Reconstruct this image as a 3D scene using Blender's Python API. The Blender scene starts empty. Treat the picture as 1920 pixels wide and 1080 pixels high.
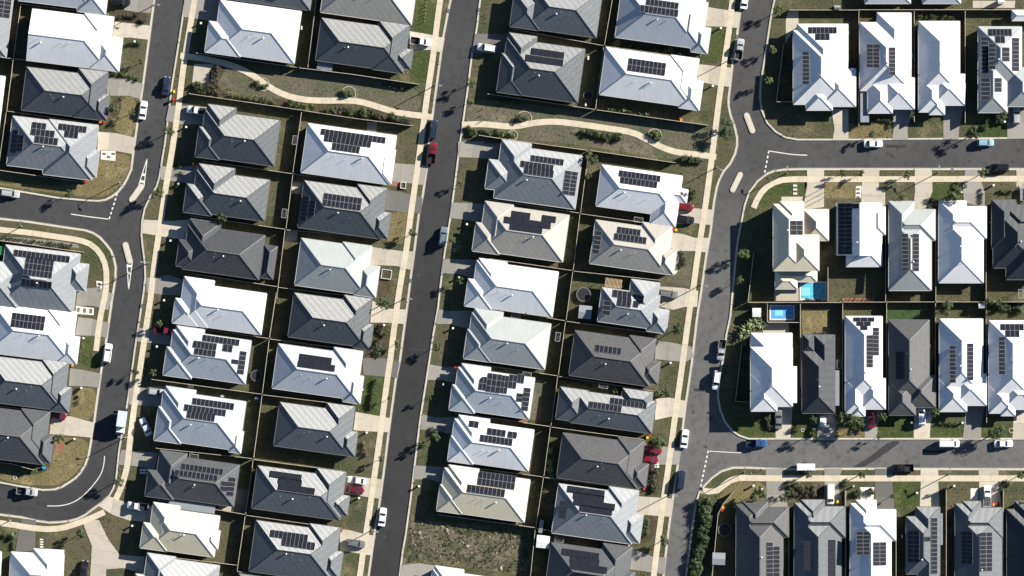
import bpy, math, random
from mathutils import Vector, Matrix
R = math.radians
rnd = random.Random(7)
# ------------------------------------------------------------------ camera, sky, sun, exposure
scene = bpy.context.scene
col = scene.collection
CAM_H = 1500.0
S = 1/7.5                                   # metres on the ground per pixel of the plan
cam_d = bpy.data.cameras.new('camera'); cam = bpy.data.objects.new('camera', cam_d); col.objects.link(cam)
cam.location = (0, 0, CAM_H); cam.rotation_euler = (0, 0, 0)
cam_d.sensor_width = 36; cam_d.lens = 36*CAM_H/(1920*S)
cam_d.clip_start = 50; cam_d.clip_end = 6000
scene.camera = cam
SUN_EL = 23.0
sx, sy = 0.885, 0.466                       # the sun stands to the right and up: shadows fall left and down
sun_dir = Vector((sx*math.cos(R(SUN_EL)), sy*math.cos(R(SUN_EL)), math.sin(R(SUN_EL)))).normalized()
sd = bpy.data.lights.new('sun', 'SUN'); sd.energy = 5.0; sd.angle = R(0.5); sd.color = (1, 0.95, 0.87)
sun = bpy.data.objects.new('sun', sd); col.objects.link(sun)
sun.rotation_euler = sun_dir.to_track_quat('Z', 'Y').to_euler(); sun.location = sun_dir*300
w = bpy.data.worlds.new('World'); scene.world = w; w.use_nodes = True
nt = w.node_tree; sky = nt.nodes.new('ShaderNodeTexSky'); sky.sky_type = 'NISHITA'; sky.sun_disc = False
sky.sun_elevation = R(SUN_EL); sky.sun_rotation = math.atan2(sx, sy); sky.air_density = 0.66; sky.dust_density = 0.1; sky.ozone_density = 1.6
nt.links.new(sky.outputs[0], nt.nodes['Background'].inputs[0]); nt.nodes['Background'].inputs[1].default_value = 0.05
vs = scene.view_settings; vs.view_transform = 'Standard'; vs.look = 'None'; vs.exposure = 1.45; vs.gamma = 1.0; vs.use_curve_mapping = False
scene.render.engine = 'CYCLES'
scene.cycles.max_bounces = 4; scene.cycles.diffuse_bounces = 1

# ------------------------------------------------------------------ plan coordinates
TX = [0, 320, 640, 960, 1280, 1580]; TY = [0, 270, 540, 790]; Z = 1266/340
def px(t, x, y):                            # survey sheet t (row, column) -> plan pixel
    return (TX[t % 10-1]+x/Z, TY[t//10-1]+y/Z)
def wp(p): return ((p[0]-960)*S, (540-p[1])*S)
def W(t, x, y): return wp(px(t, x, y))
U = S/Z                                     # metres per sheet unit

# ------------------------------------------------------------------ object helpers
class MB:
    def __init__(s): s.v = []; s.f = []; s.m = []; s.uv = []
    def face(s, pts, mi=0, uv=None):
        b = len(s.v); s.v += [tuple(p) for p in pts]; s.f.append(tuple(range(b, b+len(pts)))); s.m.append(mi)
        s.uv.append(uv if uv else [(p[0], p[1]) for p in pts])
    def box(s, x0, x1, y0, y1, z0, z1, mi=0):
        p = [(x0,y0,z0),(x1,y0,z0),(x1,y1,z0),(x0,y1,z0),(x0,y0,z1),(x1,y0,z1),(x1,y1,z1),(x0,y1,z1)]
        for f in ((3,2,1,0),(4,5,6,7),(0,1,5,4),(1,2,6,5),(2,3,7,6),(3,0,4,7)): s.face([p[i] for i in f], mi)
    def prism(s, poly, z0, z1, mi=0):
        a = sum(poly[i][0]*poly[(i+1)%len(poly)][1]-poly[(i+1)%len(poly)][0]*poly[i][1] for i in range(len(poly)))
        if a < 0: poly = poly[::-1]
        s.face([(x,y,z1) for x,y in poly], mi); n = len(poly)
        for i in range(n):
            a, b = poly[i], poly[(i+1)%n]
            s.face([(a[0],a[1],z0),(b[0],b[1],z0),(b[0],b[1],z1),(a[0],a[1],z1)], mi)
    def beam(s, p, q, wd, ht, mi=0):        # a bar from p to q, wd wide and ht high, its underside on the line
        p, q = Vector(p), Vector(q); d = q-p
        if d.length < 1e-4: return
        side = d.cross(Vector((0,0,1)))
        side = side.normalized()*wd/2 if side.length > 1e-5 else Vector((wd/2,0,0))
        up = side.cross(d).normalized()*ht
        c = [p-side, p+side, p+side+up, p-side+up, q-side, q+side, q+side+up, q-side+up]
        for f in ((0,1,2,3),(7,6,5,4),(0,4,5,1),(1,5,6,2),(2,6,7,3),(3,7,4,0)): s.face([c[i] for i in f], mi)
    def tube(s, p, q, r0, r1, n=8, mi=0, cap=True):
        p, q = Vector(p), Vector(q); d = (q-p).normalized()
        a = d.orthogonal().normalized(); b = d.cross(a)
        A = [p+(a*math.cos(2*math.pi*i/n)+b*math.sin(2*math.pi*i/n))*r0 for i in range(n)]
        B = [q+(a*math.cos(2*math.pi*i/n)+b*math.sin(2*math.pi*i/n))*r1 for i in range(n)]
        for i in range(n): s.face([A[i], A[(i+1)%n], B[(i+1)%n], B[i]], mi)
        if cap: s.face(B, mi); s.face(A[::-1], mi)
    def mesh(s, name, mats):
        me = bpy.data.meshes.new(name); me.from_pydata(s.v, [], s.f); me.uv_layers.new(name='UVMap')
        flat = [c for f in s.uv for uv in f for c in uv]
        me.uv_layers[0].data.foreach_set('uv', flat)
        me.polygons.foreach_set('material_index', s.m)
        for m in (mats if isinstance(mats, (list, tuple)) else [mats]): me.materials.append(m)
        me.update(); return me
    def build(s, name, mats, parent=None): return put(name, s.mesh(name, mats), parent)
def put(name, me, parent=None, loc=None, rz=None):
    o = bpy.data.objects.new(name, me); col.objects.link(o)
    if parent: o.parent = parent
    if loc is not None: o.location = loc
    if rz is not None: o.rotation_euler = (0, 0, rz)
    return o
def tag(o, label=None, cat=None, group=None, kind=None):
    if label: o['label'] = label
    if cat: o['category'] = cat
    if group: o['group'] = group
    if kind: o['kind'] = kind
    return o
def empty(name, loc, rz=0): return put(name, None, None, loc, rz)
def copy_tree(o, parent=None):
    c = o.copy(); col.objects.link(c); c.parent = parent
    for ch in o.children: copy_tree(ch, c)
    return c
def chaikin(pts, n=2, closed=False):
    for _ in range(n):
        out = [] if closed else [pts[0]]
        rng = range(len(pts)) if closed else range(len(pts)-1)
        for i in rng:
            a, b = pts[i], pts[(i+1)%len(pts)]
            out += [(a[0]*.75+b[0]*.25, a[1]*.75+b[1]*.25), (a[0]*.25+b[0]*.75, a[1]*.25+b[1]*.75)]
        if not closed: out.append(pts[-1])
        pts = out
    return pts
def offset_line(pts, d):                    # polyline moved d to its left
    out = []
    for i in range(len(pts)):
        a = Vector(pts[max(i-1,0)]); b = Vector(pts[min(i+1,len(pts)-1)]); t = (b-a).normalized()
        out.append((pts[i][0]-t.y*d, pts[i][1]+t.x*d))
    return out
def resample(pts, step):
    out = [Vector(pts[0])]; acc = 0
    for i in range(len(pts)-1):
        a, b = Vector(pts[i]), Vector(pts[i+1]); L = (b-a).length; t = step-acc
        while t <= L: out.append(a.lerp(b, t/L)); t += step
        acc = L-(t-step)
    if (out[-1]-Vector(pts[-1])).length > step*.3: out.append(Vector(pts[-1]))
    return [(p.x, p.y) for p in out]
def clip_half(poly, n, c):                  # keep the side where n.p <= c
    out = []
    for i in range(len(poly)):
        a, b = poly[i], poly[(i+1)%len(poly)]
        da, db = n[0]*a[0]+n[1]*a[1]-c, n[0]*b[0]+n[1]*b[1]-c
        if da <= 0: out.append(a)
        if (da < 0 < db) or (db < 0 < da):
            t = da/(da-db); out.append((a[0]+(b[0]-a[0])*t, a[1]+(b[1]-a[1])*t))
    return out

# ------------------------------------------------------------------ materials
MATS = {}
def nodes(name, rough=0.8, spec=0.3):
    m = bpy.data.materials.new(name); m.use_nodes = True; t = m.node_tree
    b = t.nodes['Principled BSDF']; b.inputs['Roughness'].default_value = rough
    b.inputs['Specular IOR Level'].default_value = spec
    MATS[name] = m
    return m, t, b
def N(t, kind, **kw):
    n = t.nodes.new(kind)
    for k, v in kw.items():
        if k in n.inputs: n.inputs[k].default_value = v
        else: setattr(n, k, v)
    return n
def mixc(t, fac, a, b, blend='MIX'):
    n = t.nodes.new('ShaderNodeMix'); n.data_type = 'RGBA'; n.blend_type = blend
    for i, v in ((0, fac), (6, a), (7, b)):
        if isinstance(v, (int, float)): n.inputs[i].default_value = v
        elif isinstance(v, tuple): n.inputs[i].default_value = (*v, 1) if len(v) == 3 else v
        else: t.links.new(v, n.inputs[i])
    return n.outputs[2]
def ramp(t, src, p0, p1):
    n = t.nodes.new('ShaderNodeMapRange'); n.inputs[1].default_value = p0; n.inputs[2].default_value = p1
    t.links.new(src, n.inputs[0]); return n.outputs[0]
def math_n(t, op, a, b=None):
    n = t.nodes.new('ShaderNodeMath'); n.operation = op
    for i, v in enumerate((a, b)):
        if v is None: continue
        if isinstance(v, (int, float)): n.inputs[i].default_value = v
        else: t.links.new(v, n.inputs[i])
    return n.outputs[0]
def world_noise(t, scale, detail=4, rough=.6):
    g = t.nodes.new('ShaderNodeNewGeometry'); n = N(t, 'ShaderNodeTexNoise', Scale=scale, Detail=detail, Roughness=rough)
    t.links.new(g.outputs['Position'], n.inputs['Vector']); return n.outputs[0]
def plain(name, c, rough=.6, spec=.4, var=.12, scale=3.0, metal=0):
    m, t, b = nodes(name, rough, spec); b.inputs['Metallic'].default_value = metal
    if var:
        c0 = tuple(x*(1-var) for x in c); c1 = tuple(min(1, x*(1+var)) for x in c)
        t.links.new(mixc(t, ramp(t, world_noise(t, scale), .3, .7), c0, c1), b.inputs['Base Color'])
    else: b.inputs['Base Color'].default_value = (*c, 1)
    return m
def bump(t, b, src, strength, dist):
    n = N(t, 'ShaderNodeBump', Strength=strength, Distance=dist); t.links.new(src, n.inputs['Height'])
    t.links.new(n.outputs[0], b.inputs['Normal'])
def ground_mat(name, dry, green, dirt, lo=.40, hi=.62, patch=.06):
    m, t, b = nodes(name, .95, .1)
    big = world_noise(t, patch, 5, .65); mid = world_noise(t, .55, 5, .7); fine = world_noise(t, 4.0, 4, .75)
    c = mixc(t, ramp(t, big, lo, hi), dry, green)
    c = mixc(t, ramp(t, mid, .50, .66), c, dirt)
    c = mixc(t, ramp(t, world_noise(t, .16, 4, .6), .56, .70), c, tuple(min(1, x*1.45) for x in dry))      # worn bare patches
    c = mixc(t, .75, c, mixc(t, ramp(t, fine, .25, .75), (.25,.25,.25), (.78,.78,.74)), 'OVERLAY')
    c = mixc(t, ramp(t, world_noise(t, 1.6, 3, .6), .45, .8), c, tuple(x*.55 for x in green))
    t.links.new(c, b.inputs['Base Color']); bump(t, b, fine, .9, .12)
    return m
ground_mat('grass_mixed', (.100,.089,.052), (.054,.066,.030), (.096,.082,.058))
ground_mat('grass_dry', (.132,.112,.082), (.082,.094,.056), (.120,.094,.074), .40, .58, .10)
ground_mat('grass_green', (.072,.084,.030), (.040,.062,.020), (.085,.082,.036), .35, .6)
ground_mat('grass_yellow', (.185,.150,.078), (.115,.108,.046), (.150,.118,.070), .42, .68)
ground_mat('vacant_soil', (.140,.122,.080), (.060,.066,.034), (.180,.150,.112), .42, .60, .22)
ground_mat('garden_soil', (.075,.058,.040), (.055,.050,.030), (.100,.075,.052))
ground_mat('artificial_turf', (.040,.075,.030), (.045,.084,.034), (.040,.070,.028))
def asphalt():
    m, t, b = nodes('asphalt', .9, .25)
    g = t.nodes.new('ShaderNodeNewGeometry'); sp = t.nodes.new('ShaderNodeSeparateXYZ'); t.links.new(g.outputs['Position'], sp.inputs[0])
    east = mixc(t, ramp(t, sp.outputs[1], 30, 4), (.070,.069,.067), (.138,.136,.129))          # three ages of seal coat, bleached to different greys
    west = mixc(t, ramp(t, sp.outputs[1], 45, -10), (.052,.052,.053), (.036,.0365,.038))
    mid = mixc(t, ramp(t, sp.outputs[1], 48, 8), (.050,.049,.050), (.019,.019,.0195))
    c = mixc(t, ramp(t, sp.outputs[0], -60, -50), west, mid)
    c = mixc(t, ramp(t, sp.outputs[0], 10, 34), c, east)
    c = mixc(t, ramp(t, world_noise(t, .045, 5), .32, .68), mixc(t, .22, c, (.016,.016,.017)), mixc(t, .16, c, (.13,.13,.125)))
    fine = world_noise(t, 7, 3, .8)
    c = mixc(t, ramp(t, fine, .25, .75), mixc(t, .34, c, (.012,.012,.014)), mixc(t, .045, c, (.3,.3,.3)))
    c = mixc(t, ramp(t, world_noise(t, .5, 6, .72), .48, .72), c, mixc(t, .45, c, (.014,.014,.015)))
    vo = N(t, 'ShaderNodeTexVoronoi', Scale=.22); t.links.new(g.outputs['Position'], vo.inputs['Vector'])
    c = mixc(t, ramp(t, vo.outputs['Distance'], .16, .03), c, mixc(t, .5, c, (.012,.012,.012)))      # oil spots
    t.links.new(c, b.inputs['Base Color']); bump(t, b, fine, .5, .03)
asphalt()
def concrete(name, c, var=.16, stain=(.10,.09,.075), st=.4):
    m, t, b = nodes(name, .85, .25)
    oi = t.nodes.new('ShaderNodeObjectInfo')
    k = mixc(t, oi.outputs['Random'], tuple(x*(1-var) for x in c), tuple(min(1,x*(1+var*.6)) for x in c))
    k = mixc(t, math_n(t, 'MULTIPLY', ramp(t, world_noise(t, .5, 6, .7), .5, .8), st), k, stain)
    k = mixc(t, ramp(t, world_noise(t, 5, 4, .7), .3, .8), k, mixc(t, .22, k, stain))
    t.links.new(k, b.inputs['Base Color'])
concrete('concrete_grey', (.265,.252,.222))
concrete('concrete_pale', (.47,.425,.34))
concrete('concrete_dark', (.135,.130,.122))
concrete('path_concrete', (.56,.49,.36), .05)
concrete('kerb_concrete', (.50,.46,.385), .05)
concrete('island_concrete', (.52,.47,.37), .1)
concrete('brick_paving', (.26,.12,.075), .2, (.12,.07,.05))
plain('road_paint', (.62,.60,.55), .7, .3, .15, 2)
plain('white_stone', (.62,.59,.52), .8, .2, .15, 1.5)
plain('asphalt_dark', (.036,.036,.038), .9, .2, .2, 1.2)

def roof_metal(name, c, rough=.42, spec=.5, slope=.15, line=.72, pitch=.29):
    m, t, b = nodes(name, rough, spec)
    uv = t.nodes.new('ShaderNodeUVMap'); sp = t.nodes.new('ShaderNodeSeparateXYZ'); t.links.new(uv.outputs[0], sp.inputs[0])
    fr = math_n(t, 'FRACT', math_n(t, 'DIVIDE', sp.outputs[0], pitch)); off = math_n(t, 'SUBTRACT', fr, .5)
    tri = math_n(t, 'ABSOLUTE', off)                                       # 0 on the rib, .5 in the pan
    sn = math_n(t, 'SINE', math_n(t, 'MULTIPLY', fr, 6.28318))               # flat pans between ribs with sloping flanks
    sl = math_n(t, 'MULTIPLY', math_n(t, 'MULTIPLY', ramp(t, math_n(t, 'ABSOLUTE', sn), .6, .82), math_n(t, 'SIGN', sn)), slope)
    tri = math_n(t, 'ABSOLUTE', math_n(t, 'SUBTRACT', math_n(t, 'FRACT', math_n(t, 'DIVIDE', sp.outputs[0], .74)), .5))
    tg = t.nodes.new('ShaderNodeTangent'); tg.direction_type = 'UV_MAP'
    g = t.nodes.new('ShaderNodeNewGeometry')
    sc = t.nodes.new('ShaderNodeVectorMath'); sc.operation = 'SCALE'; t.links.new(tg.outputs[0], sc.inputs[0]); t.links.new(sl, sc.inputs['Scale'])
    ad = t.nodes.new('ShaderNodeVectorMath'); ad.operation = 'ADD'; t.links.new(g.outputs['Normal'], ad.inputs[0]); t.links.new(sc.outputs[0], ad.inputs[1])
    no = t.nodes.new('ShaderNodeVectorMath'); no.operation = 'NORMALIZE'; t.links.new(ad.outputs[0], no.inputs[0]); t.links.new(no.outputs[0], b.inputs['Normal'])
    k = mixc(t, ramp(t, world_noise(t, .35, 4), .3, .75), tuple(x*.93 for x in c), tuple(min(.9, x*1.05) for x in c))
    ln = t.nodes.new('ShaderNodeMapRange'); ln.inputs[1].default_value = .36; ln.inputs[2].default_value = .5
    t.links.new(tri, ln.inputs[0]); k = mixc(t, ln.outputs[0], k, tuple(x*line for x in c))               # light and shade of the ribs painted in as darker stripes
    k = mixc(t, math_n(t, 'MULTIPLY', ramp(t, world_noise(t, 1.8, 5, .75), .55, .8), .25), k, tuple(x*.75 for x in c))
    mp = t.nodes.new('ShaderNodeMapping'); mp.inputs['Scale'].default_value = (1.1,.10,1); t.links.new(uv.outputs[0], mp.inputs[0])
    ns = N(t, 'ShaderNodeTexNoise', Scale=1.3, Detail=4, Roughness=.65); t.links.new(mp.outputs[0], ns.inputs['Vector'])
    k = mixc(t, math_n(t, 'MULTIPLY', ramp(t, ns.outputs[0], .48, .75), .34), k, tuple(x*.62 for x in c))     # rain streaks down the slope
    oi = t.nodes.new('ShaderNodeObjectInfo'); k = mixc(t, math_n(t, 'MULTIPLY', oi.outputs['Random'], .22), k, tuple(x*.66 for x in c))
    t.links.new(k, b.inputs['Base Color'])
def roof_tile(name, c, c2):
    m, t, b = nodes(name, .55, .4)
    uv = t.nodes.new('ShaderNodeUVMap'); br = N(t, 'ShaderNodeTexBrick', Scale=1.0, **{'Mortar Size': .035, 'Mortar Smooth': .4, 'Brick Width': .42, 'Row Height': .36})
    t.links.new(uv.outputs[0], br.inputs['Vector']); br.inputs['Color1'].default_value = (*c, 1); br.inputs['Color2'].default_value = (*c2, 1)
    br.inputs['Mortar'].default_value = (c[0]*.35, c[1]*.35, c[2]*.35, 1)
    k = mixc(t, ramp(t, world_noise(t, .5, 5), .3, .75), br.outputs[0], mixc(t, .35, br.outputs[0], c2))
    t.links.new(k, b.inputs['Base Color'])
    sp = t.nodes.new('ShaderNodeSeparateXYZ'); t.links.new(uv.outputs[0], sp.inputs[0])
    row = math_n(t, 'FRACT', math_n(t, 'DIVIDE', sp.outputs[1], .36)); bump(t, b, row, .7, .04)
roof_metal('roof_white', (.80,.80,.78), .5, .4, .05, .93)
roof_metal('roof_cream', (.68,.61,.44), .5, .4, .05, .92)
roof_metal('roof_beige', (.36,.34,.295), .42, .5, .2, .9)
roof_metal('roof_pale', (.44,.475,.50), .45, .5, .10, .88)
roof_metal('roof_sage', (.345,.368,.352), .45, .5, .10, .9)
roof_metal('roof_light', (.20,.215,.225), .36, .4, .56, .82)
roof_metal('roof_mid', (.094,.105,.113), .36, .45, .56, .82)
roof_metal('roof_dark', (.060,.069,.075), .36, .5, .56, .82)
roof_metal('roof_charcoal', (.030,.035,.041), .38, .35, .5, .82)
roof_tile('roof_tile_grey', (.064,.068,.074), (.088,.090,.093))
roof_tile('roof_tile_dark', (.038,.041,.046), (.055,.057,.060))
roof_tile('roof_tile_brown', (.066,.067,.070), (.092,.090,.088))
plain('solar_cell', (.013,.014,.018), .25, .4, .25, 1.0)
plain('panel_frame', (.27,.27,.28), .4, .5, 0)
plain('panel_frame_black', (.02,.02,.024), .4, .5, 0)
plain('gutter_metal', (.42,.42,.41), .45, .5, 0)
plain('gutter_dark', (.12,.12,.12), .45, .5, 0)
plain('cap_grey', (.27,.28,.29), .5, .4, 0); plain('cap_dark', (.04,.042,.045), .5, .4, 0)
plain('galvanised', (.45,.46,.47), .4, .5, 0, metal=.6)
for i, c in enumerate([(.42,.38,.32), (.30,.24,.20), (.52,.50,.46), (.22,.20,.19), (.40,.30,.23)]): plain('wall_%d' % i, c, .85, .2, .1, 2)
plain('window_frame', (.06,.06,.065), .5, .4, 0); plain('glass', (.02,.024,.03), .08, .6, 0)
plain('garage_door', (.45,.43,.40), .6, .3, .05, 1); plain('front_door', (.10,.06,.04), .6, .3, .1)
plain('timber_fence', (.19,.145,.105), .9, .15, .28, .6); plain('timber_cap', (.46,.41,.335), .9, .15, .2, .6)
plain('bark', (.09,.065,.045), .95, .1, .25)
plain('tyre', (.012,.012,.013), .85, .2, 0); plain('rim', (.35,.35,.36), .35, .5, 0, metal=.6)
plain('car_glass', (.012,.014,.018), .06, .7, 0); plain('lamp_clear', (.6,.6,.6), .2, .5, 0); plain('lamp_red', (.25,.01,.01), .3, .5, 0)
plain('black_plastic', (.018,.018,.02), .6, .3, 0); plain('white_plastic', (.68,.68,.66), .5, .4, 0)
plain('steel_pole', (.33,.34,.34), .45, .5, .05, metal=.5); plain('iron', (.05,.048,.045), .7, .3, .1)
plain('water_turquoise', (.10,.42,.52), .05, .5, .3, 1.3); plain('water_blue', (.09,.30,.58), .05, .5, .3, 1.3)
plain('rock', (.26,.23,.19), .9, .2, .25, 3)
def paint(name, c, rough=.28):
    m, t, b = nodes(name, rough, .5); b.inputs['Base Color'].default_value = (*c, 1); b.inputs['Coat Weight'].default_value = .6; b.inputs['Coat Roughness'].default_value = .08
for n_, c in dict(white=(.72,.72,.71), silver=(.34,.35,.36), grey=(.13,.135,.14), black=(.012,.012,.014), navy=(.018,.026,.05), red=(.15,.010,.018),
                  darkred=(.12,.008,.014), blue=(.025,.07,.19), sky=(.22,.36,.43), bluegrey=(.13,.17,.20), paleblue=(.52,.58,.63)).items(): paint('paint_'+n_, c)
def leaf(name, c, c2):
    m, t, b = nodes(name, .55, .3)
    oi = t.nodes.new('ShaderNodeObjectInfo')
    k = mixc(t, ramp(t, world_noise(t, 2.2, 3, .7), .3, .7), c, c2)
    k = mixc(t, math_n(t, 'MULTIPLY', oi.outputs['Random'], .5), k, tuple(x*.6 for x in c))
    t.links.new(k, b.inputs['Base Color'])
    b.inputs['Transmission Weight'].default_value = 0
leaf('leaf_green', (.042,.064,.020), (.078,.100,.032)); leaf('leaf_lime', (.070,.092,.028), (.115,.132,.042))
leaf('leaf_dark', (.030,.050,.018), (.055,.078,.026)); leaf('leaf_purple', (.050,.038,.032), (.085,.072,.045)); leaf('leaf_palm', (.10,.14,.045), (.20,.23,.10))
leaf('leaf_dry', (.11,.10,.05), (.17,.15,.085))
for n_, c in dict(bin_red=(.42,.025,.02), bin_yellow=(.65,.42,.03), bin_orange=(.62,.24,.03), bin_green=(.03,.10,.04), shed_white=(.66,.66,.64), shed_grey=(.22,.235,.25),
                  timber_light=(.50,.36,.21), green_plastic=(.03,.16,.05), blue_plastic=(.04,.22,.55), yellow_plastic=(.65,.5,.03)).items(): plain(n_, c, .5, .4, .08, 1.5)
M = MATS
# ------------------------------------------------------------------ the setting: road, blocks of land, kerbs
Z_ROAD, Z_LAND = -0.13, 0.0
g = MB(); g.face([(-2500,-2500,-.6),(2500,-2500,-.6),(2500,2500,-.6),(-2500,2500,-.6)])
tag(g.build('ground', M['grass_dry']), 'dry grassland that carries the whole housing estate', 'ground', kind='structure')
g = MB(); g.prism([wp(p) for p in ((-330,-290),(2250,-290),(2250,1370),(-330,1370))], -.5, Z_ROAD)
tag(g.build('road', M['asphalt']), 'grey asphalt carriageways running between the blocks of houses', 'road', kind='structure')
L_ = [-300, 2220]; T_ = [-260, 1340]
edgeA = [(318,-260),(289,0),(270,145),(252,270),(246,318),(238,336),(231,348),(221,360),(209,369),(197,375),(185,377),(161,376),(107,371),(0,353),(-300,311)]
edgeB = [(-300,369),(0,410),(54,416),(120,426),(161,432),(175,437),(187,445),(199,458),(208,470),(213,483),(217,501),(216,525),(211,555),(199,639),(188,706),(175,803),(171,826),(166,854),(160,871),(151,886),(141,897),(129,905),(116,913),(102,918),(80,919),(43,913),(0,905),(-300,862)]
edgeC1 = [(-300,922),(0,965),(40,970),(70,977),(92,980),(113,979),(130,977),(145,973),(159,966),(172,956),(190,943),(204,930),(212,916),(217,900),(223,844),(236,771),(242,733),(252,658),(264,580),(269,548),(272,520),(271,492),(267,462),(265,442),(266,415),(271,391),(281,369),(293,350),(299,330),(304,297),(309,268),(322,161),(335,80),(347,0),(380,-260)]
edgeC2 = [(880,-260),(845,0),(840,22),(831,70),(825,113),(817,172),(811,215),(804,268),(801,310),(793,364),(785,404),(777,469),(771,512),(765,561),(750,674),(742,712),(730,800),(720,881),(712,940),(703,994),(691,1080),(655,1340)]
edgeD1 = [(705,1340),(749,1080),(755,1032),(760,1005),(769,940),(778,865),(787,790),(801,701),(812,628),(821,577),(825,540),(833,477),(843,415),(852,350),(862,270),(868,228),(876,172),(884,107),(894,51),(900,0),(935,-260)]
edgeD2 = [(1425,-260),(1391,0),(1387,27),(1381,72),(1374,115),(1369,161),(1366,185),(1366,198),(1370,217),(1377,236),(1382,258),(1382,273),(1378,289),(1369,307),(1357,321),(1349,336),(1344,351),(1339,377),(1332,436),(1324,480),(1315,545),(1307,594),(1297,682),(1286,755),(1280,803),(1271,870),(1263,924),(1255,983),(1248,1040),(1244,1080),(1208,1340)]
edgeE = [(1488,-260),(1452,0),(1446,27),(1440,67),(1433,113),(1426,156),(1425,183),(1428,207),(1438,230),(1454,247),(1473,258),(1495,262),(1580,262),(1920,259),(2220,257)]
edgeF1 = [(2220,316),(1920,317),(1580,317),(1500,317),(1470,318),(1450,321),(1438,326),(1420,340),(1404,361),(1396,385),(1390,415),(1382,458),(1376,520),(1369,594),(1362,626),(1356,669),(1350,701),(1346,725),(1346,745),(1350,768),(1359,791),(1372,807),(1386,817),(1404,823),(1450,823),(1620,823),(1920,823),(2220,823)]
edgeG = [(2220,880),(1920,880),(1620,879),(1468,880),(1401,877),(1374,877),(1352,884),(1334,897),(1318,913),(1311,922),(1305,943),(1296,1000),(1287,1075),(1255,1340)]
BL = dict(A=[(-300,-260)]+edgeA, B=edgeB, C=[(-300,1340)]+edgeC1+edgeC2, D=edgeD1+edgeD2, E=edgeE+[(2220,-260)], F=edgeF1, G=edgeG+[(2220,1340)])
desc = dict(A='block of land above the first side street', B='block of land inside the bend of the curving street', C='block of land between the curving and the straight street',
            D='block of land holding the vacant lot', E='block of land opposite the houses with the turquoise pool', F='block of land with the two swimming pools', G='block of land behind the long hedge')
for k, pts in BL.items():
    b = MB(); b.prism([wp(p) for p in pts], -.4, Z_LAND)
    tag(b.build('block_of_land', M['grass_mixed']), 'grass covered ' + desc[k], 'land', kind='structure')
def poly_len(pts): return sum((Vector(a)-Vector(b)).length for a, b in zip(pts, pts[1:]))
def strip(name, line, d0, d1, z0, z1, mat, parent=None):
    a, b_ = offset_line(line, d0), offset_line(line, d1); m = MB()
    for i in range(len(line)-1):
        q = [a[i], a[i+1], b_[i+1], b_[i]]
        m.face([(*p, z1) for p in q]); m.face([(*q[0], z0), (*q[1], z0), (*q[1], z1), (*q[0], z1)]); m.face([(*q[2], z0), (*q[3], z0), (*q[3], z1), (*q[2], z1)])
    return m.build(name, mat, parent)
def in_poly(p, poly):
    c = False; n = len(poly)
    for i in range(n):
        a, b = poly[i], poly[(i+1)%n]
        if (a[1] > p[1]) != (b[1] > p[1]) and p[0] < (b[0]-a[0])*(p[1]-a[1])/(b[1]-a[1])+a[0]: c = not c
    return c
for e, k, d in ((edgeA,'A','curving street beside the first side street'),(edgeB,'B','inside of the bend in the curving street'),(edgeC1,'C','outer side of the curving street'),(edgeC2,'C','footpath side of the straight street'),
             (edgeD1,'D','bare verge side of the straight street'),(edgeD2,'D','footpath side of the two-junction street'),(edgeE,'E','white houses without a footpath'),(edgeF1,'F','block with the two swimming pools'),(edgeG,'G','block behind the long hedge')):
    ln = [wp(p) for p in e]; mid = len(ln)//2
    t = (Vector(ln[mid+1])-Vector(ln[mid])).normalized(); tp = (ln[mid][0]-t.y*1.0, ln[mid][1]+t.x*1.0)
    sgn = 1 if in_poly(tp, [wp(p) for p in BL[k]]) else -1
    kr = strip('kerb', ln, -.16*sgn, .26*sgn, Z_ROAD-.03, .035, M['kerb_concrete'])
    tag(kr, 'pale concrete kerb along the ' + d, 'kerb', kind='structure')
    gt = strip('gutter_channel', ln, -.16*sgn, -.34*sgn, Z_ROAD-.03, Z_ROAD+.02, M['concrete_grey'], kr)

# ------------------------------------------------------------------ lawns, garden beds and other ground covers
HARD = []; PATHS = []
def patch(name, t, pts, mat, label, z=.018, cat='lawn', smooth=0):
    p = [W(t, *q) for q in pts]
    if smooth: p = chaikin(p, smooth, True)
    if cat == 'paving': HARD.append(p)
    m = MB(); m.prism(p, -.05, z)
    return tag(m.build(name, M[mat]), label, cat, kind='structure')
patch('park_lawn', 12, [(340,470),(420,465),(520,495),(640,520),(960,490),(1266,540),(1730,600),(1760,790),(1500,760),(1300,705),(1100,715),(950,705),(860,700),(400,660),(330,600)], 'grass_dry', 'dry brown lawn either side of the walkway behind the kerb garden', smooth=2)
patch('park_lawn', 14, [(-310,690),(0,710),(580,790),(1440,890),(1440,1100),(1100,1120),(600,1030),(0,960),(-330,960)], 'grass_dry', 'dry brown lawn along the walkway with two round planting rings', smooth=1)
patch('vacant_lot', 43, [(490,640),(530,690),(1320,760),(1340,900),(1290,1075),(860,1020),(545,985),(430,1000),(470,830)], 'vacant_soil', 'weedy vacant lot strewn with rubble between two white-roofed houses', cat='lot')
patch('front_lawn', 21, [(660,120),(690,60),(905,70),(910,160),(860,260),(780,345),(700,375),(400,350),(0,290),(0,270),(540,300),(680,220)], 'grass_yellow', 'dry corner lawn around the first side street junction', smooth=1)
patch('front_lawn', 41, [(390,110),(620,120),(610,240),(550,340),(470,415),(380,455),(160,440),(0,405),(0,370),(240,380),(340,340),(370,270)], 'grass_yellow', 'dry corner lawn inside the bend of the curving street', smooth=1)
patch('front_lawn', 35, [(335,940),(640,930),(648,1045),(450,1045),(380,1010)], 'grass_green', 'green corner lawn of the two-storey white house')
patch('front_lawn', 13, [(520,5),(660,15),(635,235),(510,210)], 'grass_green', 'green lawn with a row of cut stumps beside the footpath')
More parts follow.
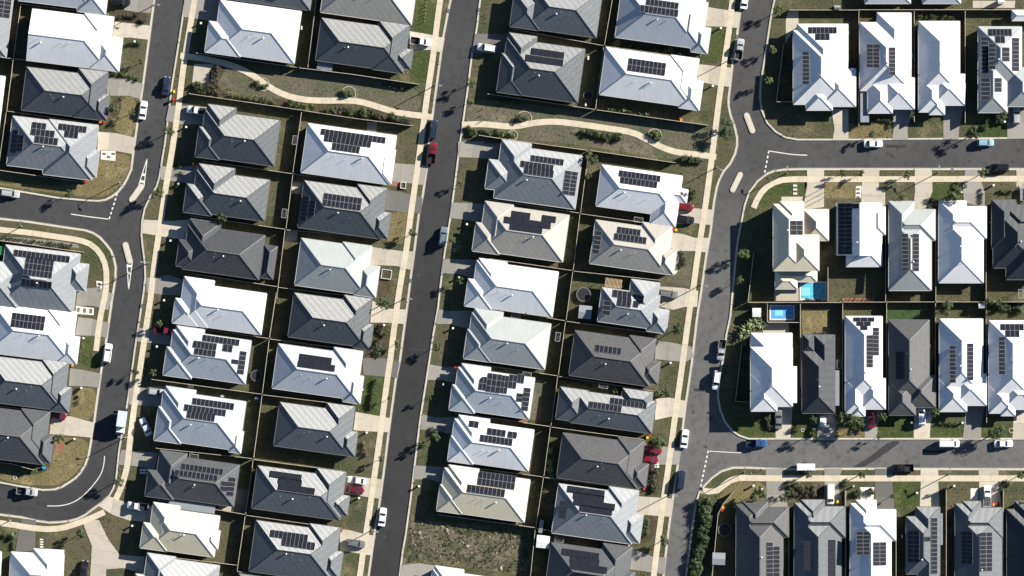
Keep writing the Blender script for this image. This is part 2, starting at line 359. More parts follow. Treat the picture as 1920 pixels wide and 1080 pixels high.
patch('front_lawn', 13, [(510,365),(610,365),(590,560),(520,580),(470,510),(500,440)], 'grass_green', 'green front lawn before the house parked with the white utility')
patch('front_lawn', 31, [(575,345),(655,345),(640,470),(735,480),(705,560),(600,545),(560,520)], 'grass_green', 'dark green front lawn beside the parked white wagon')
patch('front_lawn', 15, [(200,190),(300,195),(275,430),(180,440),(110,420),(180,340)], 'grass_green', 'green front lawn beside the street light by the silver utility')
patch('front_lawn', 15, [(150,595),(245,600),(195,900),(60,870),(50,770),(120,760)], 'grass_mixed', 'patchy front lawn before the walkway with two planting rings')
patch('front_lawn', 25, [(600,300),(690,270),(870,268),(850,360),(690,370),(650,420),(540,440),(530,400)], 'grass_green', 'green lawn inside the curved footpath with white stepping stones')
patch('back_lawn', 25, [(1035,915),(1250,915),(1250,1070),(1035,1070)], 'grass_mixed', 'mown square back lawn next to the turquoise pool')
patch('back_lawn', 35, [(830,145),(1025,145),(1025,315),(835,320)], 'grass_yellow', 'mown square back lawn next to the small blue pool')
patch('artificial_lawn', 36, [(303,143),(550,143),(550,222),(303,222)], 'artificial_turf', 'bright green artificial lawn behind the brown tiled house')
patch('front_lawn', 16, [(40,865),(345,865),(340,968),(40,965)], 'grass_yellow', 'dry lawn with a young tree behind the parked white sedan')
patch('front_lawn', 16, [(460,865),(700,860),(700,965),(450,965)], 'grass_mixed', 'mixed lawn in front of the plain white house')
patch('front_lawn', 16, [(890,890),(1150,860),(1150,962),(890,965)], 'grass_green', 'green lawn behind the pale blue hatchback')
patch('front_lawn', 26, [(255,268),(505,268),(505,370),(430,395),(300,390),(295,310),(255,310)], 'grass_mixed', 'front lawn between two driveways with a shrub cluster')
patch('front_lawn', 26, [(620,268),(840,268),(835,380),(625,390)], 'grass_green', 'front lawn shaded by the big dark tree')
patch('front_lawn', 26, [(960,265),(1212,265),(1210,380),(1000,390)], 'grass_mixed', 'front lawn with planted beds next to a cage trailer')
patch('front_lawn', 26, [(-265,268),(130,268),(130,378),(-265,378)], 'grass_yellow', 'dry front lawn with a pale stone mailbox slab')
patch('front_lawn', 36, [(245,890),(495,900),(495,1045),(245,1045)], 'grass_green', 'lush weedy front lawn between the red car and the white wagon')
patch('front_lawn', 36, [(612,955),(845,950),(845,1040),(790,1035),(620,1040)], 'grass_green', 'front lawn before the house with two parallel panel strips')
patch('front_lawn', 36, [(970,960),(1190,940),(1195,1045),(970,1045)], 'grass_green', 'front lawn with a round planting ring by the road')
patch('front_lawn', 35, [(765,930),(940,960),(940,1045),(755,1045)], 'grass_green', 'front lawn with a round planting ring beside the white box trailer')
patch('front_lawn', 35, [(1070,970),(1270,960),(1290,1045),(1060,1045)], 'grass_yellow', 'dry front lawn beside the red car driveway')
patch('front_lawn', 46, [(350,425),(545,425),(540,580),(365,640)], 'grass_green', 'square green front lawn between two pale driveways')
patch('front_lawn', 46, [(668,425),(948,425),(948,590),(720,590),(690,500)], 'grass_mixed', 'front lawn with a timber fence end between two driveways')
patch('front_lawn', 46, [(20,425),(222,425),(225,545),(20,590)], 'grass_mixed', 'front lawn with two clipped round bushes')
patch('front_lawn', 45, [(705,425),(985,425),(985,540),(830,545),(740,570)], 'grass_dry', 'straw coloured front lawn beside the white van', smooth=0)
patch('front_lawn', 45, [(290,440),(350,415),(585,425),(585,550),(420,555),(250,600),(260,520)], 'grass_yellow', 'dry corner lawn behind the curved footpath', smooth=1)
patch('front_lawn', 41, [(700,690),(750,645),(900,690),(830,900),(780,880),(740,790)], 'grass_mixed', 'lawn between the shared driveway and the white utility', smooth=1)
patch('front_lawn', 41, [(260,770),(420,785),(560,750),(620,840),(635,900),(620,1090),(460,1090),(450,920),(250,890)], 'grass_mixed', 'lawn with stepping stones beside the shared driveway', smooth=1)
patch('front_lawn', 31, [(515,690),(690,700),(650,930),(520,905),(480,880)], 'grass_yellow', 'dry front lawn with a small garden bed by the curving street', smooth=1)
patch('front_lawn', 11, [(850,670),(970,685),(940,955),(820,935),(770,850),(790,690)], 'grass_yellow', 'dry front lawn beside the parked white sedan', smooth=1)
patch('front_lawn', 23, [(320,475),(465,480),(430,700),(320,690)], 'grass_yellow', 'dry front lawn in front of the dark house with central panels')
patch('front_lawn', 43, [(60,530),(185,535),(155,780),(20,730)], 'grass_mixed', 'striped front lawn beside the paired white and red cars')
patch('front_lawn', 43, [(125,80),(245,75),(210,380),(0,320),(20,260)], 'grass_mixed', 'front lawn with rows of small planted boxes')
patch('front_lawn', 33, [(165,610),(300,615),(270,890),(40,830),(60,790),(130,790)], 'grass_green', 'dark green front lawn with a dividing hedge row')
patch('front_lawn', 34, [(1100,140),(1225,140),(1190,405),(1040,370),(1030,310),(1090,260)], 'grass_mixed', 'front lawn with shrubs below the grey wagon driveway')
patch('front_lawn', 34, [(1045,520),(1170,525),(1140,760),(1030,710)], 'grass_mixed', 'front lawn of the brown tiled house by the footpath')
patch('front_lawn', 25, [(-70,750),(75,750),(45,1000),(-120,960),(-110,800)], 'grass_dry', 'straw coloured front lawn beside the curved white edging')
for i, (t, pts, lab) in enumerate([
  (12, [(300,460),(400,460),(340,560),(330,620),(420,660),(320,670),(140,640),(150,580),(280,590),(270,500)], 'mulched garden bed curving round the concrete pad by the walkway'),
  (12, [(360,650),(700,690),(900,700),(1266,730),(1690,830),(1690,870),(1266,815),(920,765),(340,680)], 'long mulched garden bed following the walkway fence'),
  (14, [(480,905),(560,890),(790,940),(770,985),(640,990),(490,950)], 'mulched bed of shrubs in the middle of the walkway lawn'),
  (23, [(225,870),(360,850),(330,1070),(240,1060)], 'garden bed beside the white framed planter'),
  (33, [(230,250),(355,245),(325,470),(190,480),(140,440),(220,420)], 'mulched front garden full of grey shrubs'),
  (44, [(950,300),(1050,300),(1040,515),(920,500),(940,420)], 'mulched front garden of low shrubs behind the red cars'),
  (44, [(905,650),(1010,660),(985,830),(890,860)], 'mulched front garden beside the pale driveway with dark stain'),
  (11, [(755,80),(900,75),(1050,95),(1035,180),(800,150)], 'mulched garden bed between two driveways on the curving street'),
  (11, [(780,690),(850,670),(840,800),(770,840)], 'leafy garden bed beside the dark house'),
  (45, [(95,520),(215,520),(240,640),(205,1080),(40,1080)], 'mulched hedge bed beside the street with two junctions'),
  (21, [(0,640),(540,690),(560,735),(0,680)], 'grey gravel bed under the clipped hedge row'),
  (45, [(715,430),(990,430),(980,530),(730,560)], 'straw mulch bed between the driveways near the white van')]):
    patch('garden_bed', t, pts, 'garden_soil' if 'gravel' not in lab else 'concrete_grey', lab, .028, 'garden bed', smooth=1)
for t, pts, mat, lab in [
  (12, [(165,445),(310,450),(270,500),(275,585),(150,580)], 'concrete_pale', 'square concrete pad in the garden by the walkway'),
  (15, [(738,75),(808,75),(808,170),(765,225),(720,300),(720,140)], 'concrete_pale', 'narrow concrete side path of the white corner house'),
  (25, [(640,1010),(1010,960),(1010,1095),(640,1095)], 'concrete_pale', 'pale paving around the turquoise pool'),
  (35, [(560,240),(740,240),(740,315),(560,315)], 'concrete_pale', 'pale paved terrace next to the small blue pool'),
  (35, [(600,108),(815,108),(815,235),(600,235)], 'concrete_dark', 'dark decking around the small blue pool'),
  (13, [(180,850),(250,850),(245,925),(178,920)], 'concrete_grey', 'narrow side path crossing the lawn behind the walkway hedge'),
  (25, [(690,368),(840,368),(835,405),(690,405)], 'concrete_pale', 'paved landing in front of the cream two-storey house'),
  (32, [(120,665),(165,670),(160,700),(118,695)], 'concrete_pale', 'small paved utility pad at the side of the house'),
  (34, [(20,915),(112,925),(105,945),(15,935)], 'brick_paving', 'strip of red brick paving behind the white roof'),
  (24, [(1015,0),(1030,0),(1030,10),(1015,10)], 'concrete_grey', 'tiny concrete service pad beside the walkway'),
  (34, [(150,640),(228,655),(195,930),(120,920)], 'grass_dry', 'strip of bare tan soil behind the long paired panels'),
  (42, [(455,475),(545,475),(525,640),(445,635)], 'concrete_dark', 'grey concrete yard slab behind the dark tiled house'),
  (42, [(330,585),(445,600),(440,635),(330,615)], 'concrete_pale', 'pale paved strip along the dark tiled house'),
  (36, [(0,70),(215,74),(215,93),(0,93)], 'brick_paving', 'strip of orange brick mulch along the fence behind the panel-covered roof'),
  (46, [(120,460),(222,460),(215,545),(125,545)], 'white_stone', 'white paved entry path between two round bushes'),
  (46, [(893,468),(948,468),(945,552),(893,552)], 'white_stone', 'white paved entry path beside the utility with ladder racks'),
  (21, [(705,48),(808,48),(805,118),(705,108)], 'white_stone', 'white pebble square with stepping stones beside the driveway'),
  (21, [(672,955),(715,960),(712,1038),(680,1035)], 'white_stone', 'white pebble strip beside the curved footpath'),
  (31, [(530,125),(655,140),(655,190),(530,180)], 'white_stone', 'white pebble strip with dark stepping stones between driveways'),
  (25, [(1210,293),(1250,293),(1243,378),(1207,378)], 'white_stone', 'white pebble strip with stepping stones by the panel-covered roof'),
  (26, [(500,500),(505,500),(505,506),(500,506)], 'white_stone', 'small white paving stone beside the sage roof'),
  (41, [(390,150),(445,145),(440,215),(385,210)], 'brick_paving', 'small tan garden pad at the house wall inside the bend'),
  (13, [(815,990),(1000,985),(990,1040),(815,1085)], 'concrete_grey', 'concrete apron below the walkway hedge'),
  (24, [(850,265),(925,265),(915,345),(850,345)], 'concrete_pale', 'pale paved nook at the back fence corner'),
  (22, [(848,262),(922,268),(905,350),(845,345)], 'concrete_pale', 'pale paved nook behind the house with central panels'),
  (22, [(803,605),(888,612),(880,680),(800,675)], 'concrete_pale', 'pale paved nook behind the light green roof'),
  (16, [(908,5),(1205,5),(1200,55),(908,55)], 'concrete_pale', 'sunlit patio behind the houses without a footpath')]:
    patch('paving', t, pts, mat, lab, .045, 'paving')

# ------------------------------------------------------------------ footpaths of separate slabs
def footpath(pts, width, label, step=1.55):
    ln = resample(chaikin([wp(p) for p in pts], 2), step)
    PATHS.append((ln, width))
    root = tag(empty('footpath', (*ln[0], 0)), label, 'footpath', kind='structure')
    a, b = offset_line(ln, width/2), offset_line(ln, -width/2)
    for i in range(len(ln)-1):
        q = []
        for (p0, p1, k) in ((a[i], a[i+1], .006), (a[i], a[i+1], .994), (b[i], b[i+1], .994), (b[i], b[i+1], .006)):
            q.append((p0[0]+(p1[0]-p0[0])*k-ln[0][0], p0[1]+(p1[1]-p0[1])*k-ln[0][1]))
        m = MB(); m.prism(q, -.03, .075+rnd.uniform(-.004, .004)); m.build('slab', M['path_concrete'], root)
    return root
footpath([(390,-150),(359,35),(344,121),(336,193),(325,268),(311,350),(303,404),(298,436),(287,512),(283,555),(276,599),(268,655),(261,700),(252,760),(246,808),(243,830),(239,876),(228,913),(216,938)], 1.45, 'concrete footpath on the outer side of the curving street', 2.1)
footpath([(196,960),(188,964),(148,981),(107,993),(64,991),(19,983),(-80,970)], 1.45, 'concrete footpath crossing the shared driveway at the bend', 2.1)
footpath([(845,-150),(825,3),(818,54),(812,107),(802,172),(796,215),(787,285),(777,356),(769,410),(762,469),(755,506),(747,555),(739,615),(732,674),(726,712),(718,776),(712,822),(702,892),(691,972),(680,1040),(675,1080),(650,1230)], 1.45, 'long concrete footpath beside the straight street', 2.1)
footpath([(1395,-150),(1372,8),(1366,67),(1358,118),(1351,166),(1343,228),(1336,285),(1331,324),(1323,383),(1315,436),(1308,480),(1300,540),(1292,588),(1285,642),(1277,701),(1270,750),(1263,800),(1253,878),(1246,924),(1238,983),(1230,1042),(1226,1080),(1205,1230)], 1.45, 'long concrete footpath beside the street with two junctions', 2.1)
footpath([(1413,390),(1420,372),(1433,353),(1452,341),(1473,336),(1513,336),(1700,336),(1920,335),(2050,335)], 1.45, 'curved concrete footpath in front of the cream two-storey house', 2.1)
footpath([(-80,420),(0,431),(54,436),(107,444),(150,450),(172,458),(188,474),(197,493),(200,512),(199,549),(188,591),(180,658)], 1.4, 'concrete footpath curving round the first side street corner', 2.1)
footpath([(1314,919),(1342,924),(1358,908),(1377,896),(1401,896),(1438,897),(1620,897),(1920,897),(2050,897)], 1.5, 'concrete footpath in front of the long hedge houses', 2.1)
footpath([(338,104),(368,108),(400,113),(449,127),(481,145),(508,166),(540,181),(575,188),(615,189),(660,188),(686,193),(720,204),(747,212),(790,217),(812,220)], 1.5, 'winding walkway through the dry lawn with the concrete pad garden', 2.1)
footpath([(866,234),(908,232),(960,239),(995,231),(1035,227),(1081,232),(1148,242),(1188,248),(1210,260),(1239,276),(1269,286),(1290,288),(1343,294)], 1.5, 'winding walkway past the two round planting rings', 2.1)

# ------------------------------------------------------------------ markings, islands, manholes, drains
def flat_poly(name, pts, z, mat, label, cat, th=.006):
    m = MB(); m.prism(pts, z-th, z); return tag(m.build(name, M[mat]), label, cat, kind='structure')
ZM = Z_ROAD+.022
def line_mark(t, pts, wd, label):
    return tag(strip('road_marking', chaikin([W(t, *p) for p in pts], 2), -wd/2, wd/2, Z_ROAD, ZM, M['road_paint']), label, 'road marking', kind='structure')
line_mark(21, [(495,489),(620,508),(755,524)], .22, 'solid white centre line at the first side street mouth')
line_mark(25, [(600,48),(700,64),(780,75),(870,78)], .22, 'solid white centre line at the mouth beside two kerb islands')
line_mark(45, [(180,208),(300,215),(432,222)], .16, 'solid white centre line by the parked blue utility')
line_mark(41, [(730,243),(726,300),(705,375),(640,460),(560,540),(480,580),(400,592),(330,590)], .2, 'curved white centre line round the bend')
def dashes(t, a, b, n, label):
    a, b = Vector(W(t, *a)), Vector(W(t, *b)); d = (b-a)/(n-.45)
    for i in range(n):
        p = a+d*i; q = p+d*.55
        o = strip('give_way_dash', [tuple(p), tuple(q)], -.17, .17, Z_ROAD, ZM, M['road_paint']); tag(o, label, 'road marking', 'dashes of one give way line: '+label, 'structure')
dashes(21, (818,345), (762,524), 6, 'white give way dash across the first side street mouth')
dashes(25, (602,48), (573,200), 5, 'white give way dash beside two plain kerb islands')
dashes(45, (179,205), (126,455), 8, 'white give way dash by the parked blue utility')
def capsule(a, b, r, n=10):
    a, b = Vector(a), Vector(b); ang = math.atan2(b.y-a.y, b.x-a.x); out = []
    for c, s in ((b, -90), (a, 90)):
        for i in range(n+1):
            t = ang+R(s+180*i/n); out.append((c.x+r*math.cos(t), c.y+r*math.sin(t)))
    return out
def island(t, a, b, r, label, tail=None):
    a, b = W(t, *a), W(t, *b); p = capsule(a, b, r*U)
    m = MB(); m.prism(p, Z_ROAD-.05, .03); o = tag(m.build('traffic_island', M['kerb_concrete']), label, 'traffic island', kind='structure')
    m = MB(); m.prism(capsule(a, b, r*U-.22), 0, .055); m.build('island_infill', M['island_concrete'], o)
    if tail:
        tip = W(t, *tail); v = Vector(tip)-Vector(b); s = Vector((-v.y, v.x)).normalized()*r*U*.9
        for k in (1, -1):
            e = Vector(b)+s*k+v.normalized()*.3
            q = strip('road_marking', [tuple(e), tip], -.1, .1, Z_ROAD, ZM, M['road_paint']); tag(q, 'white painted taper leading up to the ' + label, 'road marking', 'painted tapers of one island: '+label, 'structure')
        for f in (.18, .42):
            c = Vector(b)+v*f; hw = s*(1-f)
            q = strip('road_marking', [tuple(c-hw), tuple(c+hw)], -.3, .3, Z_ROAD, ZM+.004, M['road_paint']); tag(q, 'white chevron bar in the taper of the ' + label, 'road marking', 'chevron bars of one island: '+label, 'structure')
island(21, (921,388), (985,298), 21, 'leaning kerb island before the side street mouth', (1028,98))
island(21, (876,705), (905,815), 21, 'leaning kerb island after the side street mouth', (898,1020))
island(15, (447,806), (487,912), 20, 'plain kerb island with no painted taper, walkway side')
island(25, (402,214), (350,320), 19, 'plain kerb island with no painted taper, pool house side')
for t, x, y, d in ((23,538,915,'near the drain on the straight street'),(43,300,805,'beside the dark sedan driveway'),(21,828,640,'in the first side street junction'),(25,490,172,'by the give way dashes near the islands'),(45,163,177,'by the give way line near the blue utility'),(13,800,35,'on the upper end of the straight street')):
    c = W(t, x, y); m = MB(); m.tube((*c, Z_ROAD-.02), (*c, Z_ROAD+.02), .38, .38, 16); tag(m.build('manhole_cover', M['iron']), 'round dark manhole cover in the asphalt ' + d, 'manhole cover', kind='structure')
for t, x, y, d in ((13,745,75,'beside the green stump lawn'),(23,480,955,'by the white framed planter'),(26,765,185,'near the big dark tree'),(15,380,258,'behind the silver utility'),(21,797,945,'below the white pebble strip'),(31,988,125,'opposite the panelled white house'),(13,960,70,'across from the green stump lawn'),(23,690,1020,'across from the white framed planter')):
    c = W(t, x, y); r = tag(empty('storm_drain', (*c, .04), R(-8)), 'dark iron storm drain in the kerb ' + d, 'storm drain')
    m = MB(); m.box(-.32,.32,-.5,.5,-.05,.03); m.build('frame', M['iron'], r)
    m = MB()
    for i in range(5): m.box(-.28,.28,-.42+i*.18,-.34+i*.18,.03,.05)
    m.build('grate', M['steel_pole'], r)
flat_poly('dark_band', chaikin([W(46, *p) for p in ((330,138),(415,138),(330,200),(240,265),(130,330),(55,330),(170,260),(250,200))], 1, True), Z_ROAD+.012, 'asphalt_dark', 'broad dark diagonal band crossing the asphalt by the black pickup', 'road stain')  # darker diagonal band laid on the asphalt

# ------------------------------------------------------------------ driveways of cast slabs
DRIVES = []      # filled with the houses
def driveway(t, pts, tone, label):
    p = [W(t, *q) for q in pts]; HARD.append(p); cx = sum(q[0] for q in p)/len(p); cy = sum(q[1] for q in p)/len(p)
    root = tag(empty('driveway', (cx, cy, 0)), label, 'driveway', kind='structure')
    loc = [(q[0]-cx, q[1]-cy) for q in p]
    far = max(loc, key=lambda q: q[0]**2+q[1]**2); opp = min(loc, key=lambda q: q[0]*far[0]+q[1]*far[1])
    ang = 0 if abs(max(q[0] for q in loc)-min(q[0] for q in loc)) > abs(max(q[1] for q in loc)-min(q[1] for q in loc)) else math.pi/2
    ang += R(-8) if cx < 1300*S-128 else 0
    n = (math.cos(ang), math.sin(ang)); pr = [q[0]*n[0]+q[1]*n[1] for q in loc]; lo, hi = min(pr), max(pr)
    k = max(1, round((hi-lo)/3.6))
    for i in range(k):
        q = clip_half(clip_half(loc, n, lo+(hi-lo)*(i+1)/k-.015), (-n[0], -n[1]), -(lo+(hi-lo)*i/k+.015))
        if len(q) > 2: m = MB(); m.prism(q, -.03, .062); m.build('slab', M[tone], root)
    return root
# ------------------------------------------------------------------ houses
PITCH = .45
def panel_mesh(frame):
    m = MB(); m.box(-.5,.5,-.5,.5,0,.04,1); m.face([(-.475,-.485,.046),(.475,-.485,.046),(.475,.485,.046),(-.475,.485,.046)], 0)
    return m.mesh('solar_panel', [M['solar_cell'], M[frame]])
PANEL = dict(silver=panel_mesh('panel_frame'), black=panel_mesh('panel_frame_black'))
def win_mesh(w_, h_):
    f = MB()
    for a in ((-w_/2,-w_/2+.07,0,h_),(w_/2-.07,w_/2,0,h_),(-w_/2+.07,w_/2-.07,0,.07),(-w_/2+.07,w_/2-.07,h_-.07,h_),(-.03,.03,.07,h_-.07)): f.box(a[0],a[1],-.03,.06,a[2],a[3])
    p = MB(); p.box(-w_/2+.07,w_/2-.07,-.02,.02,.07,h_-.07)
    return f.mesh('window', M['window_frame']), p.mesh('pane', M['glass'])
WIN = win_mesh(1.8, 1.2); WINS = win_mesh(1.0, .9)
gd = MB()
for i in range(4): gd.box(-2.4,2.4,-.02,.05,.02+i*.55,.54+i*.55)
GARAGE = gd.mesh('garage_door', M['garage_door'])
dd = MB(); dd.box(-.45,.45,-.02,.05,0,2.05); DOOR = dd.mesh('front_door', M['front_door'])
hh = MB(); hh.box(.3,.36,.05,.1,.95,1.1); HANDLE = hh.mesh('handle', M['galvanised'])
vm = MB(); vm.tube((0,0,-.15),(0,0,.22),.13,.13,10); vm.tube((0,0,.22),(0,0,.36),.22,.24,12); vm.tube((0,0,.36),(0,0,.5),.24,.08,12); VENT = vm.mesh('roof_vent', M['galvanised'])
vm = MB(); vm.tube((0,0,-.1),(0,0,.45),.05,.05,6); PIPE = vm.mesh('vent_pipe', M['white_plastic'])
def beam_between(m, a, b, wd, ht): m.beam(a, b, wd, ht)
HOUSES = []
class Rect:
    def __init__(s, x0, y0, x1, y1, z, gab): s.x0, s.y0, s.x1, s.y1, s.z, s.g = x0, y0, x1, y1, z, gab
    def dist(s, x, y):
        d = []
        if 'W' not in s.g: d.append((x-s.x0, 'W'))
        if 'E' not in s.g: d.append((s.x1-x, 'E'))
        if 'S' not in s.g: d.append((y-s.y0, 'S'))
        if 'N' not in s.g: d.append((s.y1-y, 'N'))
        return min(d)
    def inside(s, x, y, e=0): return s.x0-e < x < s.x1+e and s.y0-e < y < s.y1+e
    def height(s, x, y): return s.z+s.dist(x, y)[0]*PITCH if s.inside(x, y, .001) else -9
    def ridge(s):
        W_, H_ = s.x1-s.x0, s.y1-s.y0
        if ('N' in s.g or 'S' in s.g) or (H_ > W_ and not ('E' in s.g or 'W' in s.g)):
            k = W_/2; xm = (s.x0+s.x1)/2
            return (xm, s.y0+(0 if 'S' in s.g else min(k, H_/2))), (xm, s.y1-(0 if 'N' in s.g else min(k, H_/2))), 'v', k
        k = H_/2; ym = (s.y0+s.y1)/2
        return (s.x0+(0 if 'W' in s.g else min(k, W_/2)), ym), (s.x1-(0 if 'E' in s.g else min(k, W_/2)), ym), 'h', k
SL = math.sqrt(1+PITCH**2)
def roof_faces(m, r):
    a, b, o, k = r.ridge(); zt = r.z+k*PITCH; z = r.z; A = (*a, zt); B = (*b, zt)
    sw, se, ne, nw = (r.x0,r.y0,z), (r.x1,r.y0,z), (r.x1,r.y1,z), (r.x0,r.y1,z)
    fs = [('S',[sw,se,B,A]),('N',[ne,nw,A,B]),('W',[nw,sw,A]),('E',[se,ne,B])] if o == 'h' else [('W',[nw,sw,A,B]),('E',[se,ne,B,A]),('S',[sw,se,A]),('N',[ne,nw,B])]
    for d, p in fs:
        q = [p[0]]
        for v in p[1:]:
            if (Vector(v)-Vector(q[-1])).length > 1e-4: q.append(v)
        uv = [(v[0], (v[1]-r.y0 if d == 'S' else r.y1-v[1])*SL) for v in q] if d in 'NS' else [(v[1], (v[0]-r.x0 if d == 'W' else r.x1-v[0])*SL) for v in q]
        m.face(q, 1 if d in r.g else 0, uv)
    e = .2; lo = [(p[0],p[1],z-e) for p in (sw,se,ne,nw)]; hi = (sw,se,ne,nw)
    for i in range(4): j = (i+1)%4; m.face([lo[i],lo[j],hi[j],hi[i]], 1)
    m.face(lo[::-1], 1)
TILE = {'roof_tile_grey','roof_tile_dark','roof_tile_brown'}
def house(short, look, t, ang, front, roof, rects, solar=(), tilt=(), pan='silver', eave=2.65, drive=None, vents=3, wall=None):
    x, y, w_, h_ = rects[0][:4]; a = R(ang)
    def at(zx, zy, ww=0, hh_=0):            # a point of the sheet moved ww along the eave and hh_ down the side
        return W(t, zx+ww*math.cos(a)-hh_*math.sin(a), zy+ww*math.sin(a)+hh_*math.cos(a))
    cx, cy = at(x, y, w_/2, h_/2)
    root = empty('house', (cx, cy, 0), -a)
    lab = (look+' '+short).strip()
    tag(root, lab, 'house', 'houses of the estate')
    def loc(p):
        dx, dy = p[0]-cx, p[1]-cy
        return (dx*math.cos(a)-dy*math.sin(a), dx*math.sin(a)+dy*math.cos(a))
    RS = []
    for i, r in enumerate(rects):
        opt = r[4:] ; gab = ''.join(o[1] for o in opt if isinstance(o, str) and o[0] == 'g'); z = [o for o in opt if isinstance(o, (int, float))]
        nw = loc(at(r[0], r[1])); 
        RS.append(Rect(nw[0], nw[1]-r[3]*U, nw[0]+r[2]*U, nw[1], (z[0] if z else eave)+.014*i, gab))
    def env(px_, py_, skip=None): return max((r.height(px_, py_) for r in RS if r is not skip), default=-9)
    # roof, its caps and its gutters
    m = MB()
    for r in RS: roof_faces(m, r)
    ro = m.build('roof', [M[roof], M['gutter_metal' if roof not in TILE and roof not in ('roof_charcoal','roof_dark') else 'gutter_dark']], root)
    cp = MB(); gu = MB()
    for r in RS:
        A, B, o, k = r.ridge(); zt = r.z+k*PITCH; segs = [((*A, zt), (*B, zt))]
        for c in ((r.x0,r.y0),(r.x1,r.y0),(r.x1,r.y1),(r.x0,r.y1)):
            end = A if (Vector(c)-Vector(A)).length < (Vector(c)-Vector(B)).length else B
            if abs(abs(c[0]-end[0])-abs(c[1]-end[1])) < .05: segs.append(((*c, r.z), (*end, zt)))
        for p, q in segs:
            p, q = Vector(p), Vector(q); L = (q-p).length
            if L < .3: continue
            n = max(4, int(L/.35)); run = None
            for i in range(n+1):
                ok = False
                if i < n:
                    c = p.lerp(q, (i+.5)/n); ok = env(c.x, c.y, r) < c.z-.05
                if ok and run is None: run = i
                if not ok and run is not None:
                    cp.beam(p.lerp(q, run/n)+Vector((0,0,.0)), p.lerp(q, i/n), .24 if roof in TILE else .15, .05); run = None
        for side, p, q, out in (('S',(r.x0,r.y0),(r.x1,r.y0),(0,-1)),('E',(r.x1,r.y0),(r.x1,r.y1),(1,0)),('N',(r.x1,r.y1),(r.x0,r.y1),(0,1)),('W',(r.x0,r.y1),(r.x0,r.y0),(-1,0))):
            if side in r.g: continue
            p, q = Vector(p), Vector(q); n = max(3, int((q-p).length/.4)); run = None; o_ = Vector(out)
            for i in range(n+1):
                ok = False
                if i < n:
                    c = p.lerp(q, (i+.5)/n)+o_*.12; ok = not any(k2.inside(c.x, c.y, .02) and k2.z > r.z-.6 for k2 in RS if k2 is not r)
                if ok and run is None: run = i
                if not ok and run is not None:
                    s0 = p.lerp(q, run/n)+o_*.075; s1 = p.lerp(q, i/n)+o_*.075
                    gu.beam((s0.x,s0.y,r.z-.14), (s1.x,s1.y,r.z-.14), .13, .13); run = None
    light = roof not in TILE and roof not in ('roof_dark','roof_charcoal','roof_mid')
    if cp.f: cp.build('ridge_cap', M['gutter_dark'] if roof in TILE else M['cap_grey'] if light else M['cap_dark'], ro)
    if gu.f: gu.build('gutter', M['gutter_metal'] if light else M['gutter_dark'], ro)
    wi = wall if wall is not None else len(HOUSES)%5
    m = MB(); WR = []
    for i, r in enumerate(RS):
        ins = .5+.012*i; wr = (r.x0+ins, r.y0+ins, r.x1-ins, r.y1-ins); WR.append(wr); m.box(wr[0],wr[2],wr[1],wr[3],-.05,r.z-.19)
    m.build('wall', M['wall_%d' % wi], root)
    # openings on the outer runs of wall
    runs = []
    for i, (x0,y0,x1,y1) in enumerate(WR):
        for side, p, q, out in (('S',(x0,y0),(x1,y0),(0,-1)),('E',(x1,y0),(x1,y1),(1,0)),('N',(x1,y1),(x0,y1),(0,1)),('W',(x0,y1),(x0,y0),(-1,0))):
            p, q = Vector(p), Vector(q); L = (q-p).length; n = max(3, int(L/.4)); st = None; o_ = Vector(out)
            for j in range(n+1):
                ok = False
                if j < n:
                    c = p.lerp(q, (j+.5)/n)+o_*.3; ok = not any(k[0]-.05 < c.x < k[2]+.05 and k[1]-.05 < c.y < k[3]+.05 for h2, k in enumerate(WR) if h2 != i)
                if ok and st is None: st = j
                if not ok and st is not None:
                    if (j-st)/n*L > 1.6: runs.append((side, p.lerp(q, st/n), p.lerp(q, j/n), o_, RS[i].z))
                    st = None
    rz = dict(S=math.pi, N=0, E=-math.pi/2, W=math.pi/2)
    fr = sorted([r for r in runs if r[0] == front], key=lambda r: -(r[2]-r[1]).length); used = []
    if fr and (fr[0][2]-fr[0][1]).length > 5.2:
        c = fr[0][1].lerp(fr[0][2], .5)+fr[0][3]*.03; put('garage_door', GARAGE, root, (c.x,c.y,0), rz[front]); used.append(fr[0])
    if len(fr) > 1:
        c = fr[1][1].lerp(fr[1][2], .3)+fr[1][3]*.03; d = put('front_door', DOOR, root, (c.x,c.y,0), rz[front]); put('handle', HANDLE, d)
    for side, p, q, o_, zz in runs:
        if any(u[1] == p for u in used): continue
        L = (q-p).length; n = max(1, int(L/5)) if L > 2.6 else 0
        for i in range(min(n, 3)):
            f = (i+.5)/n; f = .75 if (side == front and n == 1) else f
            c = p.lerp(q, f)+o_*.04; big = (i+n) % 2 == 0 or side in 'NE'
            fm, pm = WIN if big else WINS
            for zf in ([1.0] if zz < 4 else [1.0, 3.4]):
                wo = put('window', fm, root, (c.x,c.y,zf), rz[side]); put('pane', pm, wo)
    # vents
    A, B, o, k = RS[0].ridge()
    for i in range(vents):
        f = rnd.uniform(.15,.85); vx = A[0]+(B[0]-A[0])*f+rnd.uniform(-.8,.8); vy = A[1]+(B[1]-A[1])*f-.7+rnd.uniform(-1.2,.2)
        z = env(vx, vy)
        if z > 0: put('roof_vent' if i == 0 else 'vent_pipe', VENT if i == 0 else PIPE, ro, (vx,vy,z))
    # solar arrays
    push = {}
